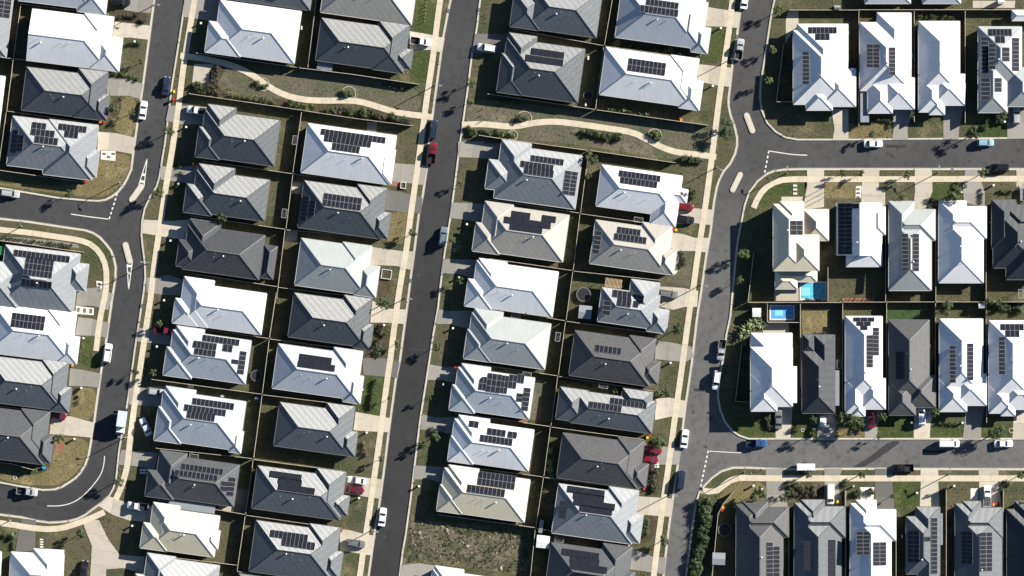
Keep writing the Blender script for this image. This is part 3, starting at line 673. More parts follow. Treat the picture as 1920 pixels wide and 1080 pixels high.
    for arr in solar:                       # keep every array on its own side of the ridge
        x_, y_, w2, h2 = arr[:4]; nw = loc(at(x_, y_)); mid = (nw[0]+w2*U/2, nw[1]-h2*U/2); best = max(RS, key=lambda r: r.height(*mid))
        if not best.inside(*mid): continue
        d = best.dist(*mid)[1]; rA, rB, o, k = best.ridge(); over = 0
        if o == 'h' and d == 'N': over = rA[1]+.2-(nw[1]-h2*U)
        elif o == 'h' and d == 'S': over = nw[1]-(rA[1]-.2)
        elif o == 'v' and d == 'E': over = rA[0]+.2-nw[0]
        elif o == 'v' and d == 'W': over = nw[0]+w2*U-(rA[0]-.2)
        push[id(best), d] = max(push.get((id(best), d), 0), over)
    for arr, raised in [(s, False) for s in solar]+[(s, True) for s in tilt]:
        x_, y_, w2, h2 = arr[:4]; nw = loc(at(x_, y_)); mid = (nw[0]+w2*U/2, nw[1]-h2*U/2)
        best = max(RS, key=lambda r: r.height(*mid)); 
        if not best.inside(*mid): continue
        d = best.dist(*mid)[1]; WW, HH = w2*U, h2*U
        if not raised:
            ov = min(1.2, push.get((id(best), d), 0)); dx, dy = {'N':(0,ov),'S':(0,-ov),'E':(ov,0),'W':(-ov,0)}[d]; mid = (mid[0]+dx, mid[1]+dy); nw = (nw[0]+dx, nw[1]+dy)
        across, along = (WW, HH) if d in 'NS' else (HH, WW)
        na, nl = max(1, round(across/1.06)), max(1, round(along/1.66))
        if along < 1.25: na, nl = max(1, round(across/1.66)), 1
        pa, pl = across/na, along/nl
        sa = empty('solar_array', (0,0,0)); sa.parent = root
        nrm = {'N':Vector((0,PITCH,1)),'S':Vector((0,-PITCH,1)),'E':Vector((PITCH,0,1)),'W':Vector((-PITCH,0,1))}[d].normalized()
        if raised: nrm = Vector((.16,.05,1)).normalized()
        ax = Vector((1,0,0)) if d in 'NS' else Vector((0,1,0)); ax = (ax-nrm*ax.dot(nrm)).normalized(); ay = nrm.cross(ax)
        if raised: zc = max(best.height(nw[0]+WW, mid[1]), best.height(*mid))+.35
        rack = MB()
        for i in range(na):
            for j in range(nl):
                u, v = (i+.5)*pa-across/2, (j+.5)*pl-along/2
                lx, ly = (mid[0]+u, mid[1]+v) if d in 'NS' else (mid[0]+v, mid[1]+u)
                if raised: z = zc-(nrm.x*(lx-mid[0])+nrm.y*(ly-mid[1]))/nrm.z
                else:
                    z = best.height(mid[0], mid[1])-(nrm.x*(lx-mid[0])+nrm.y*(ly-mid[1]))/nrm.z+.10
                    if env(lx, ly) > z+.05: continue
                po = put('solar_panel', PANEL[pan], sa)
                mat = Matrix((ax*(pa-.015), ay*((pl-.015)/nrm.z), nrm)).transposed().to_4x4(); mat.translation = (lx, ly, z); po.matrix_local = mat
                if raised: rack.box(lx-.03, lx+.03, ly-.03, ly+.03, best.height(lx, ly)-.05, z-.05)
        if raised and rack.f: rack.build('rack', M['galvanised'], sa)
        elif not raised:
            z0 = best.height(mid[0], mid[1])
            for s_ in (-.3, .3):
                e = ax*(across/2-.05); c = Vector((*mid, z0+.03)) + ay*(along*s_)
                rack.beam(c-e, c+e, .06, .05)
            rack.build('rail', M['galvanised'], sa)
    HOUSES.append((short, cx, cy, max(w_, h_)*U/2))
    if drive: driveway(drive[0] if isinstance(drive[0], int) else t, drive[-2], drive[-1], 'concrete driveway of the house '+short)
    return root
def nearest(x, y): return min(HOUSES, key=lambda h: (h[1]-x)**2+(h[2]-y)**2)[0]
G_, P_, K_ = 'concrete_grey', 'concrete_pale', 'concrete_dark'
cs = 'on the outer side of the curving street'
def nth(n): return ['','first','second','third','fourth','fifth','sixth','seventh','eighth','ninth','tenth'][n]
def cw(n): return nth(n)+' past the walkway, curving street'
def sf(n): return nth(n)+' past the walkway, straight street footpath side'
def sb(n): return nth(n)+' past the walkway, straight street bare side'
def tj(n): return nth(n)+' past the walkway, two-junction street'
def ci(n): return nth(n)+' from the first side street corner lawn'
def cb(n): return nth(n)+' inside the bend from the side street'
# block above the first side street
house('behind the gabled white house', 'pale grey roofed house with panels', 11, 7, 'W', 'roof_light', [(-420,-250,545,590)], [(-45,-60,140,175)])
house(ci(4), 'pale roofed house', 11, 7, 'E', 'roof_pale', [(180,-380,520,390),(590,-300,200,385)], drive=([(870,-60),(1085,-40),(1050,92),(960,85),(865,70)], G_))
house(ci(3), 'white roofed house with gabled end', 11, 7, 'E', 'roof_white', [(232,65,572,360,'gW'),(595,96,208,340),(660,245,205,235)], drive=([(800,150),(1050,180),(1032,277),(905,262),(785,262)], P_), vents=4)
house(ci(2), 'dark metal roofed house', 11, 7, 'E', 'roof_dark', [(192,470,560,302),(556,480,207,340),(640,645,135,185)], drive=([(750,545),(870,545),(1000,588),(978,692),(900,670),(745,668)], G_))
house(ci(1), 'striped pale roofed house with three panel groups', 11, 7, 'E', 'roof_light', [(95,812,540,345),(350,835,345,385),(560,1035,140,190)],
      [(235,853,97,45),(230,898,162,48),(258,950,160,50),(420,863,195,45),(462,912,95,48),(95,905,45,162),(135,945,45,112)], drive=([(685,920),(815,930),(948,962),(922,1075),(800,1052),(680,1050)], P_))
house('beside the back fence of the dark roofed house', 'plain white roofed house', 11, 7, 'W', 'roof_white', [(-500,470,548,420)])
# block inside the bend
house(cb(1), 'pale striped roofed house with T-shaped panels', 21, 7, 'E', 'roof_light', [(45,705,525,420),(-180,800,360,320),(475,822,152,190),(330,975,200,175)],
      [(108,737,392,46),(192,786,198,130),(166,930,212,50)], drive=(21, [(540,1015),(690,1000),(790,1048),(755,1160),(650,1130),(530,1130)], G_))
house(cb(2), 'white roofed house with one panel block', 31, 7, 'E', 'roof_white', [(-45,105,590,345),(337,140,208,300),(430,325,135,190)], [(97,170,232,100)], drive=([(545,205),(620,210),(762,245),(745,350),(690,335),(525,330)], G_), vents=4)
house(cb(3), 'dark metal striped roofed house', 31, 7, 'E', 'roof_mid', [(-90,468,575,320),(300,497,190,320),(375,678,135,180)], drive=([(490,560),(570,570),(705,598),(690,697),(600,685),(480,685)], G_))
house(cb(4), 'dark tiled roofed house', 31, 7, 'E', 'roof_tile_grey', [(-200,815,550,350),(158,840,200,300),(260,1008,125,200)], drive=([(360,900),(490,895),(655,940),(640,1045),(540,1035),(345,1020)], P_))
# between the curving and the straight street: curving street side
house('above the walkway pad garden, farther one', 'grey roofed house', 12, 8, 'W', 'roof_mid', [(434,-384,600,380)], [(690,-45,55,48)])
house('beside the walkway pad garden', 'plain white roofed house', 12, 8, 'W', 'roof_white', [(350,4,572,366),(272,150,250,218)], drive=([(95,-10),(350,-5),(332,155),(200,132),(90,118)], G_), vents=4)
house(cw(1), 'dark metal roofed house', 12, 8, 'W', 'roof_dark', [(245,770,530,322),(262,728,203,330),(203,885,170,212)], drive=([(-12,738),(110,738),(250,750),(238,870),(60,868),(-35,842)], G_))
house(cw(2), 'dark metal roofed house', 22, 8, 'W', 'roof_dark', [(185,182,518,290),(202,138,255,335),(118,278,200,200)], drive=([(-72,150),(0,165),(200,148),(178,285),(-70,248)], G_))
house(cw(3), 'black tiled roofed house', 22, 8, 'W', 'roof_tile_dark', [(128,565,540,310),(142,522,215,310),(660,705,90,230),(66,668,160,185)], drive=([(-192,528),(0,538),(140,526),(126,672),(0,655),(-90,640),(-198,622)], P_))
house(cw(4), 'plain bright white roofed house', 32, 8, 'W', 'roof_white', [(98,-42,582,290),(100,-80,213,330),(38,70,180,175)], drive=(22, [(-172,935),(0,915),(95,950),(86,1062),(0,1055),(-62,1052),(-168,1038)], G_))
house(cw(5), 'pale roofed house with black heating collectors', 32, 8, 'W', 'roof_pale', [(22,291,550,305),(47,263,197,310),(-22,410,200,198)],
      [(228,346,258,44),(163,386,165,50),(370,413,68,48),(172,440,150,42),(490,437,46,162),(433,494,47,32)], drive=(31, [(965,280),(1222,288),(1212,402),(1085,388),(955,372)], G_))
house(cw(6), 'blue-grey roofed house with long panel rows', 32, 8, 'W', 'roof_pale', [(-45,712,580,345),(-28,684,212,330),(-80,825,190,238),(430,988,85,155)],
      [(160,768,292,46),(104,812,292,46),(124,858,196,50)], drive=(31, [(905,675),(965,690),(1162,688),(1148,832),(900,812)], G_), wall=2)
house(cw(7), 'grey tiled roofed house with paired panel rows', 42, 8, 'W', 'roof_tile_grey', [(-55,228,545,292),(-70,198,192,310),(-150,335,200,185)],
      [(84,290,292,42),(40,332,298,42),(360,412,50,68),(412,384,48,132)], drive=(41, [(845,198),(1040,215),(1100,218),(1085,332),(930,312),(828,302)], G_))
house(cw(8), 'cream roofed house', 42, 8, 'W', 'roof_cream', [(-120,593,472,290),(-116,562,190,310),(-185,703,190,178),(240,745,112,132)], drive=(41, [(690,592),(760,522),(890,570),(1070,590),(1045,702),(900,692),(785,652)], P_))
house(cw(9), 'striped pale roofed house', 42, 8, 'W', 'roof_light', [(-145,935,495,310),(-158,916,200,310),(-240,1060,190,190)],
      drive=(41, [(575,680),(690,690),(760,830),(835,932),(1010,945),(1002,1062),(860,1025),(742,1032),(735,1200),(622,1200),(642,870),(590,742)], P_))
house('beside the shared driveway', 'white roofed house', 41, 3, 'N', 'roof_white', [(82,908,372,300),(240,886,212,310)], drive=([(152,678),(252,690),(242,905),(108,908),(125,790)], K_))
house('behind the shared driveway house', 'white roofed house', 41, 3, 'N', 'roof_white', [(-310,890,328,320)])
# straight street, footpath side
house('above the house with the parked white utility', 'beige roofed house', 13, 8, 'E', 'roof_beige', [(-90,-290,640,382),(300,-285,200,300)])
house('above the walkway on the straight street', 'dark metal roofed house', 13, 8, 'E', 'roof_dark', [(-136,128,612,298),(268,150,215,340),(360,330,145,140)], drive=([(478,218),(600,238),(722,265),(702,368),(620,348),(478,348)], P_))
house(sf(1), 'white roofed house with large stepped panels', 12, 8, 'E', 'roof_white', [(960,863,625,345),(1440,1030,135,240)], [(1055,898,455,45),(1078,945,330,45),(1135,1000,195,50)], drive=(23, [(340,132),(602,150),(577,287),(412,266),(332,258)], G_), vents=4)
house(sf(2), 'dark metal roofed house with central panels', 22, 8, 'E', 'roof_dark', [(935,256,582,330),(1306,282,212,340),(1400,462,142,185)], [(1076,343,265,90),(925,362,50,168),(975,392,45,110)], drive=(23, [(315,322),(420,335),(567,375),(557,486),(420,477),(308,458)], K_))
house(sf(3), 'pale green roofed house', 22, 8, 'E', 'roof_sage', [(915,658,500,330),(1205,685,205,330),(1310,833,155,220)], drive=(23, [(212,718),(420,748),(517,750),(492,882),(390,852),(203,842)], P_))
house(sf(4), 'dark metal roofed house', 32, 8, 'E', 'roof_dark', [(865,33,545,309),(1212,48,200,330),(1300,238,120,180)], drive=(33, [(212,85),(330,145),(457,150),(437,252),(330,242),(203,242)], P_))
house(sf(5), 'pale roofed house with plain black panel slab', 32, 8, 'E', 'roof_pale', [(755,388,590,313),(1142,413,205,330),(1230,598,122,195)], [(905,456,228,46),(896,502,260,46)], pan='black', drive=(33, [(150,490),(290,490),(407,515),(387,627),(155,607)], K_), vents=4)
house(sf(6), 'dark beige metal roofed house', 32, 8, 'E', 'roof_mid', [(765,795,526,306),(1092,800,200,330),(1180,985,132,175)], drive=(33, [(100,865),(347,910),(327,1007),(180,1000),(85,992)], P_))
house(sf(7), 'grey roofed house with offset black panels', 42, 8, 'E', 'roof_mid', [(610,306,618,300),(1022,323,210,330),(1105,498,150,140)], [(700,342,224,45),(757,388,165,42),(757,430,260,44)], pan='black', drive=(43, [(35,382),(287,405),(272,542),(140,522),(25,502)], P_))
house(sf(8), 'grey roofed house with staggered panel rows', 42, 8, 'E', 'roof_mid', [(600,688,590,358),(972,710,217,345),(1060,888,150,195)], [(705,752,262,50),(785,810,232,52)], drive=(43, [(-10,753),(60,760),(150,785),(237,800),(207,937),(30,907),(-10,902)], P_))
house(sf(9), 'charcoal roofed house', 42, 8, 'E', 'roof_charcoal', [(480,1060,560,310)])
# straight street, bare verge side
house('above the walkway with rings, farther one', 'grey metal roofed house', 14, 8, 'W', 'roof_mid', [(118,-134,520,332),(130,-172,200,300),(18,-52,210,242)])
house('above the walkway with rings', 'dark metal roofed house with panels', 14, 8, 'W', 'roof_dark', [(-35,270,550,378),(-20,231,198,340),(-70,375,180,272)], [(138,338,228,46),(98,384,264,48)], pan='black', drive=(13, [(932,235),(1175,238),(1125,378),(912,372)], K_))
house(sb(1), 'pale grey roofed house with two panel groups', 24, 8, 'W', 'roof_light', [(-75,5,572,376),(-70,-28,208,340),(-160,108,210,205)], [(135,83,230,43),(64,122,230,45),(88,166,205,50),(372,187,90,165)], drive=(23, [(828,0),(1118,-5),(1105,112),(960,97),(818,92)], G_))
house(sb(2), 'beige roofed house with black panel mass', 24, 8, 'W', 'roof_beige', [(-180,417,585,330),(-186,400,200,330),(-250,548,190,200)], [(0,466,132,44),(212,495,98,45),(-52,506,328,46),(-12,553,228,46)], pan='black', drive=(23, [(772,408),(995,418),(985,548),(850,527),(758,517)], G_))
house(sb(3), 'plain white roofed house', 34, 8, 'W', 'roof_white', [(-245,-192,575,318),(-230,-208,200,330),(-305,-65,190,192)], drive=(23, [(712,803),(962,808),(948,942),(812,907),(702,902)], G_))
house(sb(4), 'plain sage roofed house', 34, 8, 'W', 'roof_sage', [(-278,173,556,320),(-261,141,203,330),(-310,288,190,205)], drive=(33, [(678,148),(745,160),(932,158),(908,292),(760,252),(657,252)], G_))
house(sb(5), 'pale roofed house with notched panel groups', 34, 8, 'W', 'roof_pale', [(-375,552,540,290),(-350,526,205,310),(-415,673,180,178)], [(-225,635,52,95),(-170,612,100,130),(-72,628,50,125),(-18,622,55,95),(40,617,47,65),(35,730,47,60),(85,692,48,162)], drive=(33, [(617,533),(735,555),(842,538),(825,672),(700,642),(602,642)], G_))
house(sb(6), 'white roofed house with scattered panel groups', 44, 8, 'W', 'roof_white', [(-400,-20,560,290),(-371,-46,220,310),(-425,98,180,178)], [(-296,-10,68,46),(-169,42,130,48),(-26,65,65,46),(-219,88,228,50)], drive=(33, [(562,883),(680,905),(822,898),(805,1032),(690,1002),(552,987)], G_))
house(sb(7), 'cream roofed house with panels', 44, 8, 'W', 'roof_cream', [(-470,322,603,300),(-441,301,215,320),(-500,438,180,185)], [(-233,365,262,95),(-311,455,265,55)], drive=(43, [(512,308),(752,322),(740,442),(610,402),(502,407)], G_))
house('past the weedy vacant lot', 'white roofed house', 43, 8, 'W', 'roof_white', [(640,1030,600,320),(655,1004,205,320)], drive=([(417,1003),(545,990),(660,1008),(640,1130),(405,1130)], G_))
# two-junction street, footpath side
house('above the walkway beside the silver utility', 'white roofed house with panels', 14, 8, 'E', 'roof_pale', [(771,-114,590,380),(1150,-10,220,330),(1270,183,118,182)], [(937,3,226,46),(895,48,266,50)], drive=(15, [(168,48),(407,85),(392,197),(310,187),(160,183)], P_), vents=4)
house('beside the walkway end by the bins', 'white roofed house with panels', 14, 8, 'E', 'roof_white', [(655,333,648,332),(1107,386,200,320),(1190,548,145,208)], [(814,408,264,92)], drive=(15, [(115,448),(352,475),(332,607),(245,597),(100,567)], P_))
house(tj(1), 'white roofed house with two panel rows', 24, 8, 'E', 'roof_white', [(625,146,570,290),(998,296,178,262),(1085,300,145,95)], [(748,183,292,45),(757,230,260,46)], drive=(25, [(-52,440),(80,448),(217,460),(207,567),(80,552),(-60,562)], P_))
house(tj(2), 'beige roofed house with panels', 24, 8, 'E', 'roof_beige', [(583,531,542,306),(908,546,212,330),(1010,720,142,175)], [(737,577,163,45),(715,622,226,48)], [(578,605,50,160)], drive=(25, [(-80,618),(0,628),(85,655),(182,655),(167,757),(75,747),(-40,747),(-88,722)], P_))
house(tj(3), 'small pale roofed house beside a pergola', 34, 8, 'E', 'roof_light', [(628,-4,408,238),(832,-62,200,240),(960,136,137,165)], [(705,22,132,52),(735,75,98,62),(858,45,97,60),(847,100,36,45)], [(640,85,55,100)], drive=([(1030,-12),(1190,0),(1300,20),(1292,132),(1200,132),(1130,152),(1030,137)], P_))
house(tj(4), 'brown tiled roofed house', 34, 8, 'E', 'roof_tile_brown', [(440,296,568,315),(822,330,185,325),(895,493,144,160)], [(583,393,182,48)], drive=([(1005,368),(1110,380),(1250,410),(1272,482),(1210,517),(998,497)], G_))
house(tj(5), 'long grey roofed house with annex', 34, 8, 'E', 'roof_mid', [(435,710,576,228),(772,698,215,120,2.55),(335,688,200,226,2.5)], [(688,762,258,46),(540,788,228,46)], drive=([(1005,773),(1100,765),(1222,790),(1197,907),(1110,897),(998,922)], P_))
house(tj(6), 'grey-brown tiled roofed house', 44, 8, 'E', 'roof_tile_brown', [(355,78,568,315),(742,110,185,325),(815,278,140,165)], drive=([(915,148),(1020,173),(1182,185),(1167,302),(1030,302),(918,292)], G_))
house(tj(7), 'striped grey roofed house with black panel mass', 44, 8, 'E', 'roof_light', [(325,433,562,346),(677,453,210,350),(770,630,147,200)], [(388,467,258,46),(426,510,220,46),(428,555,292,46),(470,598,230,46)], [(335,548,55,125)], pan='black', drive=([(880,523),(1132,540),(1112,667),(915,652),(870,642)], P_), wall=3)
house(tj(8), 'brown-grey tiled roofed house with black panel mass', 44, 8, 'E', 'roof_tile_grey', [(275,843,562,350),(637,848,205,350),(710,1030,150,180)], [(350,882,262,46),(408,932,205,46),(408,977,260,46),(430,1020,198,46)], pan='black', drive=([(835,883),(980,945),(1074,950),(1064,1067),(815,1032)], G_))
# no-footpath row
house('on the corner without a footpath', 'white roofed house with T-shaped panels', 15, 0, 'S', 'roof_white', [(768,216,381,515),(797,172,352,400),(960,482,243,264),(857,595,184,177)], [(872,193,198,46),(920,240,100,46)], [(828,365,48,230)], eave=3.3, drive=([(1038,760),(1157,760),(1157,978),(1047,978),(1060,900)], P_))
house('second from the corner without a footpath', 'white roofed house', 16, 0, 'S', 'roof_white', [(115,160,357,475),(235,93,238,400),(270,545,226,218),(170,560,173,232)], [(313,335,48,196)], [(157,315,92,163)], drive=([(340,760),(497,760),(452,900),(457,974),(343,974),(356,900)], G_))
house('third from the corner without a footpath', 'panel-free white roofed house', 16, 0, 'S', 'roof_white', [(525,152,287,500),(525,545,182,239),(620,520,229,217),(598,612,109,190)], drive=([(703,735),(848,735),(812,900),(808,974),(703,974)], G_), vents=4)
house('fourth from the corner without a footpath', 'sage roofed house with panels everywhere', 16, 0, 'S', 'roof_sage', [(940,190,303,386),(940,400,204,388),(1145,475,205,270)], [(1010,205,163,50),(1058,255,66,50),(1175,268,50,230),(1103,335,53,98),(1053,548,50,96)], [(955,262,55,262),(1008,310,48,180),(955,548,66,155)], drive=([(1148,742),(1330,742),(1330,968),(1150,968)], G_))
house('backing onto the panel strip roofs without a footpath', 'pale roofed house', 16, 0, 'N', 'roof_pale', [(150,-400,319,428)])
house('backing onto the panel-free roof without a footpath', 'pale roofed house', 16, 0, 'N', 'roof_pale', [(553,-400,266,428)])
r_ = house('behind the sage panelled house', 'low white roofed outbuilding', 16, 0, 'S', 'roof_white', [(1175,75,230,72,2.3)])
# block with the two pools
house('with the turquoise pool', 'cream two-storey house', 25, 0, 'N', 'roof_cream', [(627,422,212,463),(673,404,166,220),(735,635,210,250),(838,457,177,218,2.7),(642,880,292,82,2.6),(643,905,153,107,2.65)], [(743,537,90,98)], eave=4.9, drive=([(868,180),(987,180),(987,440),(838,460),(870,290)], P_))
house('beside the turquoise pool house', 'white house with one panel-covered slope', 26, 0, 'N', 'roof_white', [(-47,412,316,368,'gN','gS'),(190,438,103,196),(20,600,249,256)], [(-26,415,96,356),(70,418,46,34)], drive=([(138,176),(257,176),(252,310),(297,315),(297,448),(128,448)], P_), vents=4)
house('third from the turquoise pool', 'sage roofed house with twin panel strips', 26, 0, 'N', 'roof_sage', [(318,520,296,502),(318,402,177,360),(322,458,319,216)], [(480,628,46,260)], [(403,627,46,260)], drive=([(503,180),(622,180),(627,330),(575,460),(493,460),(505,330)], P_))
house('fourth from the turquoise pool', 'panel-free white roofed house', 26, 0, 'N', 'roof_white', [(665,500,311,469),(667,397,191,360),(669,437,329,223)], drive=([(858,178),(957,178),(957,240),(992,330),(992,440),(848,410),(838,300)], G_), vents=4)
house('fifth from the turquoise pool', 'charcoal roofed house', 26, 0, 'N', 'roof_charcoal', [(1045,455,330,410),(1035,392,168,340),(1120,428,260,230),(1135,600,260,346)], drive=([(1213,180),(1420,180),(1420,430),(1213,300)], P_))
house('with the small blue pool', 'white two-storey corner house', 35, 0, 'S', 'roof_white', [(470,412,290,412),(470,600,183,257),(472,314,288,196,3.05)], eave=4.7, drive=([(652,820),(768,820),(752,1054),(648,1054)], P_), vents=4)
house('beside the small blue pool house', 'charcoal metal roofed house', 35, 0, 'S', 'roof_charcoal', [(830,435,228,437),(912,327,146,330),(834,325,84,120)], drive=([(943,868),(1062,868),(1077,950),(1052,1054),(938,1054)], G_))
house('third from the small blue pool', 'white house with stepped triangle of panels', 36, 0, 'S', 'roof_white', [(15,197,257,570),(120,630,174,214),(15,640,136,232),(62,720,90,174)], [(70,204,147,30),(92,234,100,30),(118,263,50,30),(160,327,46,226),(205,275,44,195)], drive=([(155,835),(293,835),(243,950),(243,1048),(152,1048),(155,950)], G_))
house('with the artificial lawn', 'brown tiled roofed house', 36, 0, 'S', 'roof_tile_brown', [(318,223,282,560),(440,612,203,219),(318,650,187,236)], [(365,445,52,190)], pan='black', drive=([(498,825),(643,825),(612,960),(607,1053),(496,1053)], P_))
house('two past the stepped triangle house', 'white house with two parallel panel strips', 36, 0, 'S', 'roof_white', [(670,215,303,525),(770,600,228,218),(670,640,191,221)], [(860,385,46,258)], [(736,400,44,260)], drive=([(858,810),(998,810),(967,950),(967,1053),(838,1053),(850,950)], G_))
house('next to the parallel strip house', 'white house with inverted T panels', 36, 0, 'S', 'roof_white', [(1015,227,322,560),(1110,640,245,206),(1015,680,180,192),(1098,700,100,190)], [(1095,250,162,44),(1128,295,97,46)], [(1078,340,45,262)], drive=([(1196,835),(1335,835),(1335,1053),(1185,1053)], P_))
# block behind the hedge
house('beside the long hedge', 'brown tiled roofed corner house', 45, 0, 'N', 'roof_tile_brown', [(370,640,328,620),(420,558,173,320),(372,577,180,300),(374,597,363,208)], [(580,840,46,300),(628,868,46,272)], drive=([(578,330),(712,330),(702,430),(717,500),(735,597),(590,597)], G_))
house('second from the long hedge', 'grey metal roofed house', 45, 0, 'N', 'roof_mid', [(775,640,328,620),(823,545,164,320),(777,567,190,300),(779,592,352,216)], [(1012,822,50,262)], [(838,830,48,210)], pan='black', drive=([(988,330),(1117,330),(1092,390),(1092,480),(1132,600),(985,600),(990,450)], G_))
house('third from the long hedge', 'white roofed house with square panel blocks', 46, 0, 'N', 'roof_white', [(48,640,286,620),(88,547,141,320),(50,570,180,300),(52,613,315,216)], [(205,838,94,164)], [(88,763,93,163)], drive=([(222,330),(347,330),(347,420),(362,620),(230,620),(225,430)], K_))
house('fourth from the long hedge', 'narrow grey roofed house with panels', 46, 0, 'N', 'roof_mid', [(437,662,237,400),(505,595,169,360),(520,900,152,300)], [(610,670,46,390),(562,800,46,34),(448,760,80,220)], drive=([(543,330),(667,330),(667,420),(677,597),(538,597),(545,430)], P_))
house('fifth from the long hedge', 'grey roofed house with panels', 46, 0, 'N', 'roof_mid', [(778,640,328,620),(833,555,126,320),(780,572,178,300),(782,600,328,208)], [(945,770,88,270),(822,765,75,225)], drive=([(948,330),(1087,330),(1087,440),(1112,602),(958,602)], P_))
house('sixth from the long hedge', 'charcoal roofed house', 46, 0, 'N', 'roof_charcoal', [(1140,612,330,620),(1195,555,200,340)])
# ------------------------------------------------------------------ fences of separate panels
fm = MB()
fm.box(0,1,-.02,.02,.05,1.76,0); fm.box(0,1,-.05,.05,1.76,1.82,1); fm.box(0,1,.02,.06,.35,.43,0); fm.box(0,1,.02,.06,1.2,1.28,0)
FENCE = fm.mesh('fence_panel', [M['timber_fence'], M['timber_cap']])
fm = MB(); fm.box(-.05,.05,-.05,.05,-.05,1.86); POST = fm.mesh('post', M['timber_cap'])
def fence(t, *pts):
    p = [W(t, *q) for q in pts]
    for a, b in zip(p, p[1:]):
        a, b = Vector(a), Vector(b); L = (b-a).length; n = max(1, round(L/2.7)); ang = math.atan2(b.y-a.y, b.x-a.x)
        s = nearest(*((a+b)/2)); root = tag(empty('fence', (a.x,a.y,0), ang), 'timber paling fence beside the house '+s, 'fence', 'paling fences beside the house '+s)
        for i in range(n):
            o = put('panel', FENCE, root, (i*L/n,0,0)); o.scale = (L/n-.004,1,1)
        for i in range(0, n+1, 2): put('post', POST, root, (min(max(i*L/n,.06),L-.06),.08,0))
fence(12, (1025,-60),(960,472)); fence(12, (180,372),(880,472)); fence(12, (900,475),(1266,520),(1735,590))
fence(12, (130,655),(915,770)); fence(12, (922,772),(1266,825),(1690,880)); fence(12, (915,785),(855,1205))
fence(22, (855,215),(808,590)); fence(22, (800,600),(742,1080)); fence(32, (740,30),(692,345)); fence(32, (690,360),(642,735)); fence(32, (640,748),(582,1180)); fence(42, (578,268),(525,648)); fence(42, (522,660),(466,1040))
fence(22, (232,120),(850,208)); fence(22, (862,212),(1266,252)); fence(22, (135,500),(800,595)); fence(22, (812,600),(1330,645)); fence(22, (152,905),(742,995)); fence(22, (750,1000),(1240,1060))
fence(32, (235,290),(688,352)); fence(32, (698,356),(1155,415)); fence(32, (-130,637),(636,740)); fence(32, (648,745),(1110,800))
fence(42, (-100,186),(570,258)); fence(42, (584,266),(1190,345)); fence(42, (-90,545),(520,648)); fence(42, (530,654),(1195,748)); fence(42, (10,948),(462,1002)); fence(42, (468,1046),(1000,1130))
fence(14, (700,0),(645,315)); fence(14, (10,205),(638,320)); fence(14, (650,324),(1260,408)); fence(14, (640,332),(583,760)); fence(14, (-170,657),(578,765)); fence(14, (590,768),(1266,862),(1370,876))
fence(14, (-231,945),(0,980),(528,1050)); fence(24, (545,46),(1140,132)); fence(24, (535,52),(478,480)); fence(24, (474,490),(427,880)); fence(34, (424,-115),(378,222)); fence(34, (373,236),(324,605)); fence(34, (319,616),(272,960)); fence(34, (268,972),(223,1310)); fence(44, (220,390),(167,735)); fence(44, (163,745),(125,1120))
fence(24, (-170,385),(472,483)); fence(24, (484,488),(1110,575)); fence(24, (-160,800),(420,883)); fence(24, (432,888),(1040,952)); fence(34, (-270,122),(370,228)); fence(34, (382,232),(1030,322)); fence(34, (-320,520),(318,612)); fence(34, (328,616),(980,718)); fence(34, (-400,870),(266,966)); fence(34, (276,970),(920,1057))
fence(44, (-440,300),(216,386)); fence(44, (228,390),(900,482)); fence(44, (-520,650),(160,740)); fence(44, (170,745),(820,852))
fence(11, (150,30),(760,102)); fence(11, (-60,395),(100,412),(205,424)); fence(11, (50,776),(690,868)); fence(11, (150,30),(98,408)); fence(11, (96,418),(52,770)); fence(11, (48,782),(-5,1160)); fence(21, (-5,183),(545,262)); fence(21, (-100,660),(590,757)); fence(31, (-100,92),(500,180)); fence(31, (-100,450),(490,528)); fence(31, (-140,808),(350,866)); fence(41, (-60,280),(80,295),(240,338))
fence(15, (742,72),(1228,72)); fence(16, (112,70),(497,70)); fence(16, (502,70),(850,70)); fence(16, (857,70),(1300,70)); fence(15, (1228,78),(1228,880)); fence(16, (110,76),(110,860)); fence(16, (497,76),(497,850)); fence(16, (852,76),(852,860)); fence(15, (703,310),(652,710)); fence(15, (655,712),(760,712))
fence(35, (457,101),(816,101)); fence(35, (824,101),(1112,101)); fence(36, (2,98),(298,98)); fence(36, (303,97),(640,97)); fence(36, (648,97),(992,97)); fence(36, (1000,97),(1300,97))
fence(25, (494,760),(455,1100)); fence(25, (1012,862),(1012,1098)); fence(26, (297,455),(297,1098)); fence(26, (647,465),(647,1098)); fence(26, (998,445),(998,1098))
fence(35, (820,107),(820,700)); fence(35, (1115,107),(1115,870)); fence(36, (304,104),(304,850)); fence(36, (645,104),(645,830)); fence(36, (998,104),(1002,940)); fence(35, (412,395),(367,790),(465,797)); fence(35, (590,108),(590,238)); fence(35, (595,240),(810,240))
fence(45, (352,492),(282,575),(246,645),(204,1080)); fence(45, (739,600),(739,1090)); fence(45, (1137,485),(1137,1090)); fence(46, (15,480),(15,1090)); fence(46, (370,650),(370,1090)); fence(46, (720,462),(720,1090)); fence(46, (1119,475),(1119,1090))

